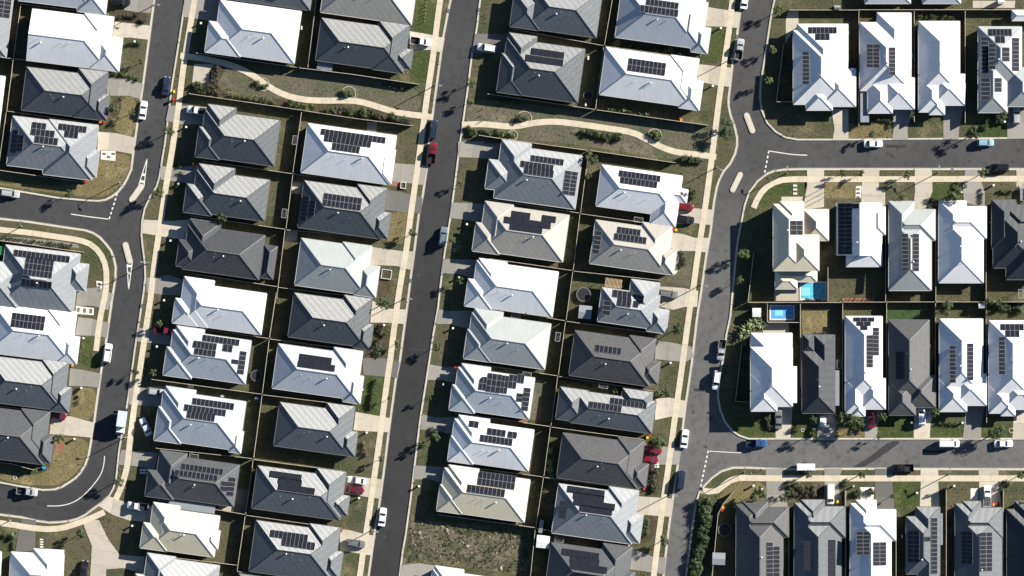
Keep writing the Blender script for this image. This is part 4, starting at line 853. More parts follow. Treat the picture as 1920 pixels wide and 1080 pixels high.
# ------------------------------------------------------------------ vehicles (built along +x = forward)
def loft_body(st, z0):
    m = MB(); rings = []
    for x, hw, zd in st:
        rings.append([(x,-hw*.90,z0),(x,-hw,z0+.22),(x,-hw*.985,zd-.12),(x,-hw*.86,zd),(x,0,zd+.03),(x,hw*.86,zd),(x,hw*.985,zd-.12),(x,hw,z0+.22),(x,hw*.90,z0)])
    for a, b in zip(rings, rings[1:]):
        for i in range(8): m.face([a[i], b[i], b[i+1], a[i+1]])
    m.face(rings[0]); m.face(rings[-1][::-1])
    return m
def cabin(m, xb0, xb1, xt0, xt1, wb, wt, zb, zt):
    b = [(xb0,-wb,zb),(xb1,-wb,zb),(xb1,wb,zb),(xb0,wb,zb)]; c = [(xt0,-wt,zt),(xt1,-wt,zt),(xt1,wt,zt),(xt0,wt,zt)]
    for i in range(4): j = (i+1)%4; m.face([b[i],b[j],c[j],c[i]])
    m.face([c[0],c[1],(xt1,0,zt+.05),(xt0,0,zt+.05)]); m.face([(xt0,0,zt+.05),(xt1,0,zt+.05),c[2],c[3]])
    def pane(q, f=.09):
        c_ = sum((Vector(v) for v in q), Vector())/4; n = (Vector(q[1])-Vector(q[0])).cross(Vector(q[3])-Vector(q[0])).normalized()*.012
        s = MB(); s.face([Vector(v).lerp(c_, f)+n for v in q]); return s
    return dict(windscreen=pane([b[1],b[2],c[2],c[1]]), rear_window=pane([b[3],b[0],c[0],c[3]]), sl=pane([b[2],b[3],c[3],c[2]]), sr=pane([b[0],b[1],c[1],c[0]]))
wm = MB(); wm.tube((0,-.11,0),(0,.11,0),.33,.33,14); TYRE = wm.mesh('wheel', M['tyre'])
wm = MB(); wm.tube((0,-.118,0),(0,.118,0),.2,.2,10); RIM = wm.mesh('rim', M['rim'])
CAR = {}
def car_meshes(kind, color):
    if (kind, color) in CAR: return CAR[kind, color]
    P = M['paint_'+color]; parts = []; tray = None
    if kind in ('sedan','hatch','suv','van'):
        Lh, hw, zd, zt = dict(sedan=(2.35,.91,.92,1.44), hatch=(2.1,.89,.95,1.5), suv=(2.4,.95,1.05,1.74), van=(2.55,.97,1.1,2.0))[kind]
        front = dict(sedan=.62, hatch=.6, suv=.7, van=1.25)[kind]
        st = [(-Lh,hw*.8,zd-.2),(-Lh+.12,hw*.95,zd-.04),(-Lh+.6,hw,zd),(front,hw,zd),(Lh-.6,hw*.98,zd-.12),(Lh-.15,hw*.88,zd-.24),(Lh,hw*.72,zd-.4)]
        rear = dict(sedan=(-1.62,-.95), hatch=(-2.0,-1.62), suv=(-2.28,-2.0), van=(-2.48,-2.4))[kind]
        fr = dict(sedan=(1.02,.3), hatch=(1.0,.35), suv=(1.1,.5), van=(1.75,1.15))[kind]
        m = loft_body(st, .27); gl = cabin(m, rear[0], fr[0], rear[1], fr[1], hw*.9, hw*.74, zd-.02, zt)
        if kind == 'suv':
            for s in (-1, 1): m.beam((-1.7,s*hw*.66,zt+.01),(.3,s*hw*.66,zt+.01),.05,.07)
    else:                                   # a utility with an open or covered tray
        Lh, hw, zd, zt = 2.65, .94, 1.08, 1.74
        st = [(-.35,hw,.95),(-.3,hw,zd),(.7,hw,zd),(Lh-.6,hw*.98,zd-.06),(Lh-.15,hw*.9,zd-.2),(Lh,hw*.74,zd-.4)]
        m = loft_body(st, .38); gl = cabin(m, -.3, 1.35, -.15, .75, hw*.9, hw*.76, zd-.02, zt)
        tray = MB()
        for a in ((-Lh,-.36,-hw,-hw+.08),(-Lh,-.36,hw-.08,hw),(-Lh,-Lh+.07,-hw+.08,hw-.08),(-.43,-.36,-hw+.08,hw-.08)): tray.box(a[0],a[1],a[2],a[3],.45,1.1)
        tray.box(-Lh+.07,-.43,-hw+.08,hw-.08,.45,.62)
        fl = MB(); fl.box(-Lh+.09,-.45,-hw+.1,hw-.1,.63,.66 if kind == 'ute' else 1.07)
        parts.append(('tray', tray.mesh('tray', P))); parts.append(('tray_liner' if kind == 'ute' else 'tray_cover', fl.mesh('tray_liner', M['black_plastic'])))
        if kind == 'rack_ute':
            rk = MB()
            for x in (-2.3,-1.4,-.5): rk.beam((x,-hw+.1,1.8),(x,hw-.1,1.8),.06,.06); rk.beam((x,-hw+.05,1.1),(x,-hw+.06,1.8),.05,.05); rk.beam((x,hw-.05,1.1),(x,hw-.06,1.8),.05,.05)
            for y in (-.5,-.2,.2,.5): rk.beam((-2.5,y,1.87),(-.2,y,1.87),.07,.07)
            parts.append(('ladder_rack', rk.mesh('ladder_rack', M['galvanised'])))
    body = m.mesh('body', P)
    for p in body.polygons: p.use_smooth = False
    parts.insert(0, ('body', body))
    for k, s in gl.items(): parts.append(({'sl':'side_window','sr':'side_window'}.get(k, k), s.mesh(k, M['car_glass'])))
    for s in (-1, 1):
        q = MB(); q.box(Lh-.22,Lh-.03,s*hw*.62-.16,s*hw*.62+.16,.62,.74); parts.append(('headlight', q.mesh('headlight', M['lamp_clear'])))
        q = MB(); q.box(-Lh-.012,-Lh+.06,s*hw*.66-.12,s*hw*.66+.12,.68,.84); parts.append(('tail_light', q.mesh('tail_light', M['lamp_red'])))
        q = MB(); q.box(.72,.9,s*(hw+.02)-.1,s*(hw+.02)+.1,zd-.02,zd+.14); parts.append(('mirror', q.mesh('mirror', M['black_plastic'])))
    CAR[kind, color] = (parts, Lh, hw); return CAR[kind, color]
def place_car(t, x, y, head, kind, color, label, on_road=False):
    parts, Lh, hw = car_meshes(kind, color); c = W(t, x, y); z = (Z_ROAD+.01) if on_road else .065
    root = tag(empty('parked_car' if kind not in ('ute','cover_ute','rack_ute') else 'utility_truck', (*c, z), R(head)), label, 'car' if kind != 'van' else 'van', 'vehicles parked along the streets')
    for n_, me in parts: put(n_, me, root)
    for wx in (Lh*.62, -Lh*.6):
        for s in (-1, 1):
            wo = put('wheel', TYRE, root, (wx, s*(hw-.13), .33)); put('rim', RIM, wo)
n8, e8, w8, s8 = 82, -8, 172, 262
for a in [(11,845,10,e8,'suv','black','black wagon in the driveway above the gabled white house',0),
 (11,1163,600,n8,'sedan','navy','navy sedan parked at the walkway kerb on the curving street',1),(11,1000,770,n8,'sedan','white','white sedan parked opposite the walkway on the curving street',1),
 (12,187,772,w8,'cover_ute','white','white utility with black tray cover in a shaded driveway',0),(13,555,290,e8,'ute','white','white utility with dark open tray facing the straight street',0),
 (13,1015,335,w8,'suv','white','white wagon in the driveway above the walkway with rings',0),(13,643,905,n8,'suv','navy','dark wagon parked at the walkway end on the straight street',1),
 (23,636,65,n8,'ute','red','red utility parked behind the dark wagon on the straight street',1),(23,712,647,n8,'suv','bluegrey','blue-grey wagon alone on the bare side of the straight street',1),
 (24,1208,440,e8,'hatch','red','red hatchback nosing out beside a white roof',0),(24,1205,527,e8,'suv','black','black wagon next to the red hatchback',0),(34,1092,42,e8,'suv','grey','grey wagon in the driveway near the pergola',0),
 (15,397,345,n8,'ute','silver','silver utility parked near the street light above the islands',1),(15,432,0,n8,'sedan','white','white sedan parked above the silver utility',1),
 (16,213,1004,0,'sedan','white','white sedan beside the young tree opposite the pool house row',1),(16,996,996,0,'hatch','sky','pale blue hatchback on the side street',1),(26,1095,165,180,'suv','black','black wagon across from the pale blue hatchback',1),
 (21,72,345,e8,'suv','silver','silver wagon parked in the first side street',1),(31,753,455,n8,'suv','white','white wagon beside the dark green lawn on the curving street',1),
 (31,1150,297,e8,'ute','red','red utility in the shaded driveway of the pale panelled house',0),(31,1090,725,e8,'hatch','silver','silver hatchback in shade opposite the dry garden lawn',0),(31,1018,968,115,'sedan','paleblue','pale blue sedan parked askew on the lawn near the box truck',0),
 (41,190,490,e8,'ute','silver','silver utility parked inside the bend',1),(41,962,592,w8,'ute','white','white utility on the pale driveway outside the bend',0),(41,590,1035,n8,'sedan','black','black sedan beside the shared driveway',0),
 (43,110,412,w8,'sedan','white','white sedan sharing a driveway with a dark red sedan',0),(43,95,477,e8,'sedan','darkred','dark red sedan sharing a driveway with a white one',0),
 (43,287,668,n8,'sedan','white','white sedan parked at the kerb of the straight street',1),(43,102,852,e8,'suv','grey','dark grey wagon with a street light shadow in its driveway',0),
 (44,980,198,e8,'suv','red','larger red wagon nearer the bins',0),(44,965,264,e8,'hatch','red','smaller red hatchback beside the white pebbles',0),(44,1205,122,n8,'sedan','white','white sedan at the kerb near the pair of red cars',1),(44,1180,408,n8,'suv','navy','dark navy wagon at the kerb past the red cars',1),
 (35,270,432,s8,'ute','silver','silver utility in the shade of the two-storey corner house',1),(35,237,645,s8,'suv','white','white wagon in the shade of the two-storey corner house',1),
 (35,668,918,90,'sedan','grey','dark grey sedan in the driveway of the blue pool house',0),(36,200,912,90,'sedan','red','red sedan under the stepped triangle panels house',0),(36,550,892,90,'suv','white','white wagon in the driveway of the artificial lawn house',0),
 (45,515,152,0,'ute','blue','bright blue utility parked near the give way line',1),(45,1030,508,270,'van','white','white van in the driveway second from the long hedge',0),(46,742,155,0,'van','white','white van parked on the street in front of parallel strips',1),
 (46,1122,155,0,'sedan','white','white sedan under the round ring tree',1),(46,420,325,180,'ute','black','big black pickup parked against the verge',1),(46,1008,520,90,'rack_ute','white','white utility carrying ladder racks',0),
 (16,1212,812,90,'hatch','silver','silver hatchback at the sage panelled house',0),(31,407,890,e8,'hatch','darkred','dark red hatchback in shade between two dark roofs',0)]: place_car(*a)
# box truck
c = W(31, 852, 930); r = tag(empty('box_truck', (*c, Z_ROAD+.01), R(s8)), 'white box truck with ribbed cargo roof on the curving street', 'truck', 'vehicles parked along the streets')
m = MB(); m.box(-2.6,1.35,-1.12,1.12,.85,3.1); m.build('cargo_box', M['paint_paleblue'], r)
m = MB()
for i in range(7): m.box(-2.4+i*.55,-2.32+i*.55,-1.08,1.08,3.1,3.13)
m.build('roof_rib', M['white_plastic'], r)
m = MB(); m.box(-3.1,-2.62,-1.1,1.1,.55,.7); m.build('tail_lift', M['black_plastic'], r)
m = loft_body([(1.45,1.0,1.6),(1.6,1.03,2.0),(2.9,1.03,2.0),(3.2,1.0,1.5),(3.3,.95,1.1)], .5); m.box(1.55,2.75,-.92,.92,2.0,2.25); m.build('cab', M['paint_white'], r)
m = MB(); m.face([(2.92,-.9,2.0),(2.92,.9,2.0),(3.2,.9,1.55),(3.2,-.9,1.55)][::-1]); m.build('windscreen', M['car_glass'], r)
for wx in (2.4,-1.5):
    for s in (-1,1): wo = put('wheel', TYRE, r, (wx,s*.92,.36)); wo.scale = (1.1,1.2,1.1); put('rim', RIM, wo)
# box trailer and flat caravan
def trailer(t, x, y, head, Lh, hw, zt, mat, label, road=False, cage=False):
    c = W(t, x, y); r = tag(empty('trailer', (*c, (Z_ROAD+.01) if road else .065), R(head)), label, 'trailer')
    m = MB()
    if cage:
        m.box(-Lh,Lh,-hw,hw,.45,.55)
        for s in (-hw,hw): m.box(-Lh,Lh,s-.03,s+.03,.55,.95); m.beam((-Lh,s,1.6),(Lh,s,1.6),.06,.06)
        for s in (-Lh,-Lh/3,Lh/3,Lh): m.beam((s,-hw,1.62),(s,hw,1.62),.06,.06); m.box(s-.03,s+.03,-hw,-hw+.06,.95,1.6); m.box(s-.03,s+.03,hw-.06,hw,.95,1.6)
    else: m.box(-Lh,Lh,-hw,hw,.5,zt); m.box(-Lh+.1,Lh-.1,-hw+.1,hw-.1,zt,zt+.06)
    m.build('body', M[mat], r)
    if not cage and Lh > 2:
        m = MB()
        for i in range(3): m.box(-Lh+.3+i*1.5,-Lh+1.5+i*1.5,-hw*.6,hw*.6,zt+.06,zt+.1)
        m.build('roof_hatch', M['shed_white'], r)
    m = MB(); m.beam((Lh,-.3,.5),(Lh+1.1,0,.5),.08,.08); m.beam((Lh,.3,.5),(Lh+1.1,0,.5),.08,.08); m.build('drawbar', M['iron'], r)
    for s in (-1,1): wo = put('wheel', TYRE, r, (-.2,s*(hw+.13),.33)); put('rim', RIM, wo)
trailer(45, 858, 318, 0, 2.3, .85, 1.9, 'paint_white', 'white trailer with roof hatches parked by a street tree', True)
trailer(35, 978, 930, 90, 1.35, .8, 1.5, 'paint_white', 'small white box trailer in front of the charcoal house')
trailer(26, 1258, 350, 90, 1.6, .75, 1.5, 'steel_pole', 'empty cage trailer beside the charcoal house', cage=True)

# ------------------------------------------------------------------ trees, shrubs, palms
def leaf_cloud(m, seed, clumps, n, size, mi=0):
    r = random.Random(seed)
    for (cx, cy, cz, rad) in clumps:
        k = int(n*rad*rad)
        for _ in range(k):
            d = Vector((r.gauss(0,1),r.gauss(0,1),r.gauss(0,1)))
            if d.length < 1e-3: continue
            d = d.normalized()*rad*(r.random()**.4); p = Vector((cx+d.x, cy+d.y, cz+d.z*.85))
            nrm = (d.normalized()+Vector((r.uniform(-.7,.7),r.uniform(-.7,.7),r.uniform(-.2,.9)))).normalized()
            a = nrm.orthogonal().normalized(); a = (a*math.cos(r.uniform(0,6.3))+nrm.cross(a)*math.sin(r.uniform(0,6.3))).normalized(); b = nrm.cross(a)
            s = size*r.uniform(.6,1.3)
            m.face([p-a*s*.5, p+b*s*.28, p+a*s*.5, p-b*s*.28], mi)
TREE = []
for i in range(6):
    r = random.Random(40+i); tr = MB(); cl = []
    h = 1.5; lean = Vector((r.uniform(-.1,.1),r.uniform(-.1,.1),0)); top = Vector((0,0,h))+lean
    tr.tube((0,0,-.05),top,.075,.05,7); tr.tube(top,top+Vector((lean.x,lean.y,1.1)),.05,.02,6)
    for k in range(6+i%3):
        a = k*2.4+r.uniform(-.4,.4); rr = r.uniform(.35,.78); e = top+Vector((math.cos(a)*rr, math.sin(a)*rr, r.uniform(.05,1.1)))
        tr.tube(top+Vector((0,0,r.uniform(-.2,.5))), e, .03, .012, 5, cap=False); cl.append((e.x,e.y,e.z,r.uniform(.26,.42)))
    cl.append((top.x,top.y,top.z+1.0,.38)); cr = MB(); leaf_cloud(cr, 90+i, cl, 900, .17)
    TREE.append((tr.mesh('trunk', M['bark']), {k: cr.mesh('crown', M[k]) for k in ('leaf_green','leaf_lime','leaf_dark')}))
def tree(t, x, y, r_u, leafm='leaf_green', hs=1.0):
    c = W(t, x, y); i = rnd.randrange(6); s = nearest(*c); sc = r_u*U/.82
    road = 'street' ; o = tag(empty('street_tree', (*c, 0), rnd.uniform(0, 6.28)), 'small leafy tree by the house '+s, 'tree', 'small trees by the house '+s)
    o.scale = (sc, sc, max(.95, min(1.7, 1.15*sc**.5))*hs)
    put('trunk', TREE[i][0], o); put('crown', TREE[i][1][leafm], o)
for a in [(11,1185,920,34),(11,930,785,24),(11,990,430,20),(11,850,690,18),(13,915,580,34,'leaf_lime'),(13,900,712,24,'leaf_lime'),(15,660,80,34,'leaf_lime'),(15,625,345,28,'leaf_lime'),(15,595,562,34,'leaf_lime'),(15,300,905,60,'leaf_dark',.8),
 (16,200,940,30,'leaf_dark'),(16,912,940,44,'leaf_dark'),(16,475,800,24,'leaf_dark'),(21,490,345,28,'leaf_dark'),(21,1105,350,38),(22,365,528,34),(23,835,270,20,'leaf_lime'),(23,500,625,28),(23,775,665,26,'leaf_lime'),(23,825,960,26,'leaf_green'),
 (25,420,765,38,'leaf_lime'),(25,390,955,28,'leaf_lime'),(25,1113,205,24),(26,445,215,28),(26,970,208,34),(26,762,350,56,'leaf_dark'),(26,410,370,28,'leaf_dark'),(31,950,580,26),(31,1070,595,24,'leaf_lime'),(31,1112,245,22,'leaf_lime'),
 (33,670,405,30),(33,395,385,24,'leaf_lime'),(33,340,768,20),(33,605,765,20,'leaf_dark'),(33,290,112,42,'leaf_dark'),(35,905,1015,36,'leaf_dark'),(35,1105,900,44,'leaf_dark'),(35,1200,935,44),(35,910,915,28,'leaf_dark'),(36,1075,1010,54,'leaf_dark'),(36,100,935,42),(36,640,870,36),(36,270,900,38),(36,720,140,46,'leaf_dark'),(36,1100,130,40,'leaf_dark'),(36,1020,90,26,'leaf_lime'),(36,255,1035,22),
 (41,830,412,36),(41,570,785,32),(41,415,120,32),(43,570,165,24),(43,285,258,24),(43,660,105,28),(44,1065,825,36),(44,1020,150,36),(45,880,365,30),(45,1250,365,24),(46,1245,370,34),(46,130,370,26),(46,345,520,22,'leaf_dark'),(46,720,458,18,'leaf_lime'),(45,545,495,40,'leaf_dark'),(45,490,535,30,'leaf_dark'),(45,700,540,30,'leaf_dark'),(45,735,490,30,'leaf_dark'),
 (34,1150,285,42,'leaf_dark'),(34,1080,730,30),(33,250,430,38,'leaf_dark'),(33,1290,180,18),(25,-5,350,30,'leaf_dark'),(26,1255,660,20),(15,690,560,0.1),(16,1110,820,38,'leaf_dark'),(46,1240,570,24,'leaf_dark'),(24,555,105,40),(24,530,225,22),(11,800,760,40),(36,50,1000,24),(26,130,205,20)]:
    if a[3] > 1: tree(*a)
SHRUB = []
for i in range(6):
    r = random.Random(200+i); cl = [(r.uniform(-.35,.35),r.uniform(-.35,.35),r.uniform(.25,.6),r.uniform(.26,.42)) for _ in range(6)]
    m = MB(); leaf_cloud(m, 300+i, cl, 800, .15); st = MB()
    for k in range(4): a = k*1.6; st.tube((0,0,-.03),(math.cos(a)*.3,math.sin(a)*.3,.5),.025,.01,4,cap=False)
    SHRUB.append(({k: m.mesh('foliage', M[k]) for k in ('leaf_green','leaf_lime','leaf_dark','leaf_purple','leaf_dry')}, st.mesh('stem', M['bark'])))
def shrub(t, x, y, r_u, leafm='leaf_dark'):
    c = W(t, x, y); i = rnd.randrange(6); s = nearest(*c); sc = r_u*U/.68
    o = tag(empty('shrub', (*c, .02), rnd.uniform(0,6.28)), {'leaf_green':'mid green','leaf_lime':'pale green','leaf_dark':'dark green','leaf_purple':'purple-brown','leaf_dry':'straw coloured'}[leafm]+' garden shrub by the house '+s, 'shrub', 'shrubs by the house '+s)
    o.scale = (sc,sc,sc*rnd.uniform(.8,1.1)); put('foliage', SHRUB[i][0][leafm], o); put('stem', SHRUB[i][1], o)
def row_points(pts, n, jit):
    p = [Vector(q) for q in pts]; L = [0]; out = []
    for a, b in zip(p, p[1:]): L.append(L[-1]+(b-a).length)
    for i in range(n):
        d = L[-1]*(i+.5)/n
        for j in range(len(p)-1):
            if d <= L[j+1]: q = p[j].lerp(p[j+1], (d-L[j])/(L[j+1]-L[j])); break
        out.append((q.x+rnd.uniform(-jit,jit), q.y+rnd.uniform(-jit,jit)))
    return out
HN = {'leaf_green':'mid green','leaf_lime':'pale green','leaf_dark':'dark green','leaf_purple':'purple-brown','leaf_dry':'straw coloured'}
def shrub_row(t, pts, n, r_u, kinds=('leaf_dark',), jit=8):
    q = row_points(pts, n, jit)
    if r_u > 23:
        for x, y in q: shrub(t, x, y, r_u*rnd.uniform(.75,1.25), rnd.choice(kinds))
        return
    c = [W(t, *k) for k in q]; o0 = c[len(c)//2]; m = MB(); ks = sorted(set(kinds))     # a low planted strip that has grown together
    for x, y in c:
        k = r_u*U*rnd.uniform(.75,1.25)
        leaf_cloud(m, rnd.randrange(10**6), [(x-o0[0]+rnd.uniform(-.4,.4)*k, y-o0[1]+rnd.uniform(-.4,.4)*k, k*rnd.uniform(.4,.9), k*.62) for _ in range(4)], 420, .15, ks.index(rnd.choice(kinds)))
    s = nearest(*o0); h = tag(m.build('hedge', [M[k] for k in ks]), 'low %s planted hedge by the house %s' % (HN[kinds[0]], s), 'hedge', 'hedges by the house '+s); h.location = (*o0, .02)
PU = ('leaf_purple','leaf_purple','leaf_dark'); GR = ('leaf_green','leaf_dark','leaf_lime')
shrub_row(12, [(160,590),(280,610),(330,650)], 14, 26, PU, 14); shrub_row(12, [(170,625),(300,645)], 10, 24, PU, 12); shrub_row(12, [(330,470),(300,540),(310,600)], 12, 26, PU, 14); shrub_row(12, [(400,660),(560,690),(740,720)], 16, 22, GR)
shrub_row(12, [(830,720),(900,745),(1010,755)], 10, 28, GR, 14); shrub_row(12, [(1090,770),(1266,775),(1400,800),(1560,825),(1660,850)], 24, 32, ('leaf_dark','leaf_green','leaf_purple'), 14); shrub_row(12, [(600,575),(640,600),(670,600)], 6, 22, GR); shrub_row(13, [(20,650),(80,660)], 4, 24, GR)
shrub(13,155,790,40,'leaf_green')
shrub_row(13, [(970,920),(1080,930),(1210,945)], 12, 24, GR); shrub_row(13, [(880,895),(940,940)], 4, 26, ('leaf_green',)); shrub_row(14, [(45,825),(110,835)], 5, 24, GR); shrub_row(14, [(490,910),(600,945),(760,955)], 18, 28, ('leaf_dark','leaf_green'), 14); shrub_row(14, [(960,930),(1030,960)], 6, 26, GR)
shrub_row(14, [(680,20),(670,150),(665,230)], 8, 18, GR); shrub_row(14, [(670,310),(800,330),(930,350)], 12, 24, GR); shrub_row(14, [(980,350),(1080,365),(1220,390)], 12, 30, GR, 10); shrub_row(14, [(620,755),(780,775),(960,810)], 12, 18, GR); shrub_row(13, [(290,590),(480,620)], 9, 16, ('leaf_dark',)); shrub_row(13, [(1020,690),(1240,720)], 9, 20, ('leaf_dark','leaf_green'))
shrub_row(25, [(5,95),(65,110),(125,120)], 8, 26, ('leaf_dark','leaf_green')); shrub_row(21, [(10,650),(200,675),(380,695),(510,715)], 22, 18, ('leaf_dark',), 4); shrub_row(31, [(568,360),(552,510)], 10, 12, ('leaf_dark',), 2)
shrub_row(33, [(240,630),(215,740),(200,850)], 16, 20, ('leaf_dark',), 6); shrub_row(33, [(250,260),(290,340),(260,400)], 16, 22, ('leaf_purple','leaf_dark','leaf_dry'), 26); shrub_row(44, [(965,320),(1000,360),(960,440),(1010,470)], 24, 24, PU, 24); shrub_row(44, [(930,680),(930,800)], 10, 26, ('leaf_green','leaf_dark'), 12); shrub_row(44, [(245,410),(200,660)], 10, 13, ('leaf_green','leaf_dry'), 5)
shrub_row(45, [(150,545),(165,640),(175,700)], 16, 46, ('leaf_dark','leaf_dark','leaf_green'), 26); shrub_row(45, [(135,760),(135,830),(125,910),(100,980),(90,1060)], 26, 40, ('leaf_dark','leaf_dark','leaf_green'), 20); shrub(46,100,500,34,'leaf_dark'); shrub(46,200,498,34,'leaf_dark'); shrub(45,1222,497,36,'leaf_dark')
shrub_row(45, [(740,450),(950,470)], 12, 22, ('leaf_dry','leaf_green'), 24); shrub_row(45, [(750,510),(960,510)], 10, 20, ('leaf_dry','leaf_purple'), 18); shrub_row(35, [(590,870),(600,960)], 8, 26, ('leaf_purple','leaf_dark'), 10); shrub_row(26, [(965,310),(970,420)], 8, 16, ('leaf_dark',), 3); shrub_row(26, [(1090,330),(1190,330)], 7, 18, ('leaf_dark','leaf_green'), 6)
shrub_row(24, [(1180,760),(1200,800),(1170,870)], 12, 22, ('leaf_dark','leaf_purple'), 14); shrub_row(25, [(30,310),(90,330),(60,390)], 8, 22, ('leaf_dark',), 12); shrub_row(11, [(830,110),(960,120),(1020,150)], 12, 22, ('leaf_purple','leaf_green'), 14); shrub_row(11, [(800,500),(860,520),(980,560)], 10, 20, GR, 10); shrub_row(11, [(900,300),(980,300)], 6, 22, ('leaf_dark',), 14)
shrub_row(34, [(340,650),(450,665),(560,685)], 10, 18, GR); shrub_row(34, [(990,740),(1040,740)], 5, 26, ('leaf_lime','leaf_green')); shrub_row(44, [(990,140),(1050,150)], 5, 26, ('leaf_green',)); shrub_row(22, [(60,60),(60,300),(40,450)], 9, 18, ('leaf_dark','leaf_lime'), 20); shrub_row(36, [(660,940),(820,950)], 8, 16, ('leaf_dark',), 5); shrub_row(36, [(50,940),(140,930)], 6, 24, ('leaf_green','leaf_lime'), 10); shrub_row(36, [(1050,120),(1250,140)], 9, 28, ('leaf_dark',), 14); shrub_row(16, [(520,115),(780,125)], 10, 20, ('leaf_green','leaf_dark'), 8); shrub_row(16, [(1070,840),(1130,830)], 7, 24, ('leaf_purple','leaf_dark'), 14); shrub_row(16, [(220,835),(335,845)], 7, 16, ('leaf_dark',), 5); shrub_row(42, [(620,930),(640,820)], 6, 14, ('leaf_dry','leaf_green'), 4); shrub_row(35, [(930,315),(1010,315)], 6, 14, ('leaf_green',), 4); shrub_row(25, [(860,1085),(960,1090)], 6, 14, ('leaf_dark',), 3); shrub_row(26, [(10,1085),(210,1085)], 7, 10, ('leaf_purple',), 2)
shrub_row(43, [(140,140),(170,250)], 8, 20, ('leaf_dry','leaf_purple'), 14); shrub_row(41, [(20,800),(110,800)], 7, 22, ('leaf_dark','leaf_green'), 8); shrub_row(41, [(90,840),(90,900)], 4, 16, ('leaf_green',), 4); shrub_row(31, [(540,700),(550,820)], 6, 18, ('leaf_purple','leaf_green'), 8); shrub_row(33, [(620,980),(690,1050)], 5, 22, ('leaf_dark',), 12)
# palms
pm = MB()
for k in range(11):
    a = k*math.pi*2/11; L = 1.6+.3*(k%3); z0 = .9+.25*(k%2); prev = None
    for j in range(7):
        f = j/6; p = Vector((math.cos(a)*L*f, math.sin(a)*L*f, z0+.75*math.sin(f*2.4)-.2*f)); wd = .24*math.sin(min(1,f*1.15+.12)*math.pi)+.03
        sd_ = Vector((-math.sin(a), math.cos(a), 0))*wd; q = (p-sd_-Vector((0,0,wd*.4)), p, p+sd_-Vector((0,0,wd*.4)))
        if prev: pm.face([prev[0],q[0],q[1],prev[1]]); pm.face([prev[1],q[1],q[2],prev[2]])
        prev = q
PALM = pm.mesh('fronds', M['leaf_palm']); tm = MB(); tm.tube((0,0,-.05),(0,0,1.05),.12,.09,8); PTR = tm.mesh('trunk', M['bark'])
for t, x, y, sc in ((44,265,205,.62),(44,262,285,.62),(44,265,335,.7),(44,270,385,.6),(35,485,245,1.05),(35,545,255,.9),(35,440,285,.95),(35,420,330,.85),(35,475,300,.9),(35,425,385,.6),(35,520,225,.8),(41,100,785,.6),(14,735,300,.7),(14,1105,350,.6),(24,490,460,.5),(14,945,795,.4),(14,785,765,.45),(35,1110,910,.5),(22,900,900,.01),(34,720,712,.6),(12,905,900,.5)):
    if sc < .1: continue
    c = W(t, x, y); s = nearest(*c); o = tag(empty('palm', (*c, 0), rnd.uniform(0,6)), 'spiky arching palm by the house '+s, 'palm', 'palms by the house '+s); o.scale = (sc,sc,sc); put('fronds', PALM, o); put('trunk', PTR, o)

# ------------------------------------------------------------------ trenches patched in the asphalt
for t, pts, l in ((23,[(640,420),(760,432),(757,448),(637,436)],'across the straight street'),(33,[(480,420),(600,428),(598,444),(478,436)],'beside the pale walkway driveway'),(15,[(420,150),(520,160),(515,200),(415,190)],'near the upper islands'),(41,[(250,560),(330,565),(330,590),(250,588)],'inside the bend'),(46,[(560,200),(720,202),(720,222),(560,220)],'in front of the parked white van'),(16,[(300,1010),(440,1012),(440,1032),(300,1030)],'past the parked white sedan'),(35,[(80,700),(150,706),(148,725),(78,720)],'by the shaded utility')):
    flat_poly('asphalt_patch', [W(t, *p) for p in pts], Z_ROAD+.010, 'asphalt_dark', 'darker rectangular asphalt repair patch '+l, 'road patch')
# ------------------------------------------------------------------ vacant lot weeds and rubble
def lot_point(r):
    while True:
        x, y = r.uniform(470,1330), r.uniform(690,1070)
        if in_poly((x, y), [(490,700),(1320,775),(1330,900),(1285,1060),(860,1010),(545,975),(450,985),(470,830)]): return x, y
r = random.Random(5); m = MB()
for _ in range(900):
    x, y = lot_point(r); c = W(43, x, y); k = r.uniform(.10,.42)**1.15
    leaf_cloud(m, r.randrange(10**6), [(c[0], c[1], k*.45, k)], 330, .15, r.choice((0,0,0,1,1,2)))
tag(m.build('weeds', [M['leaf_dark'], M['leaf_dry'], M['leaf_green']]), 'scrappy weeds growing all over the vacant lot', 'weeds', kind='stuff')
rm = MB(); n_ = 7
ring = [[(math.cos(6.283*i/n_)*q*(1+.2*((i*7+j*3)%5-2)/2), math.sin(6.283*i/n_)*q*(1+.15*((i*3+j)%4-1)/2), z) for i in range(n_)] for j, (q, z) in enumerate(((.5,-.05),(.55,.2),(.28,.42)))]
for a, b in zip(ring, ring[1:]):
    for i in range(n_): rm.face([a[i],a[(i+1)%n_],b[(i+1)%n_],b[i]])
rm.face(ring[-1]); ROCK = rm.mesh('rock', M['rock'])
for k in range(46):
    x, y = lot_point(r); c = W(43, x, y); o = tag(put('rubble_stone', ROCK, None, (*c,.02), r.uniform(0,6)), 'pale broken rubble stone lying in the weedy vacant lot', 'stone', 'rubble stones in the vacant lot'); s = r.uniform(.15,.5) if k < 42 else .85; o.scale = (s*r.uniform(.7,1.4),s,s*.6)

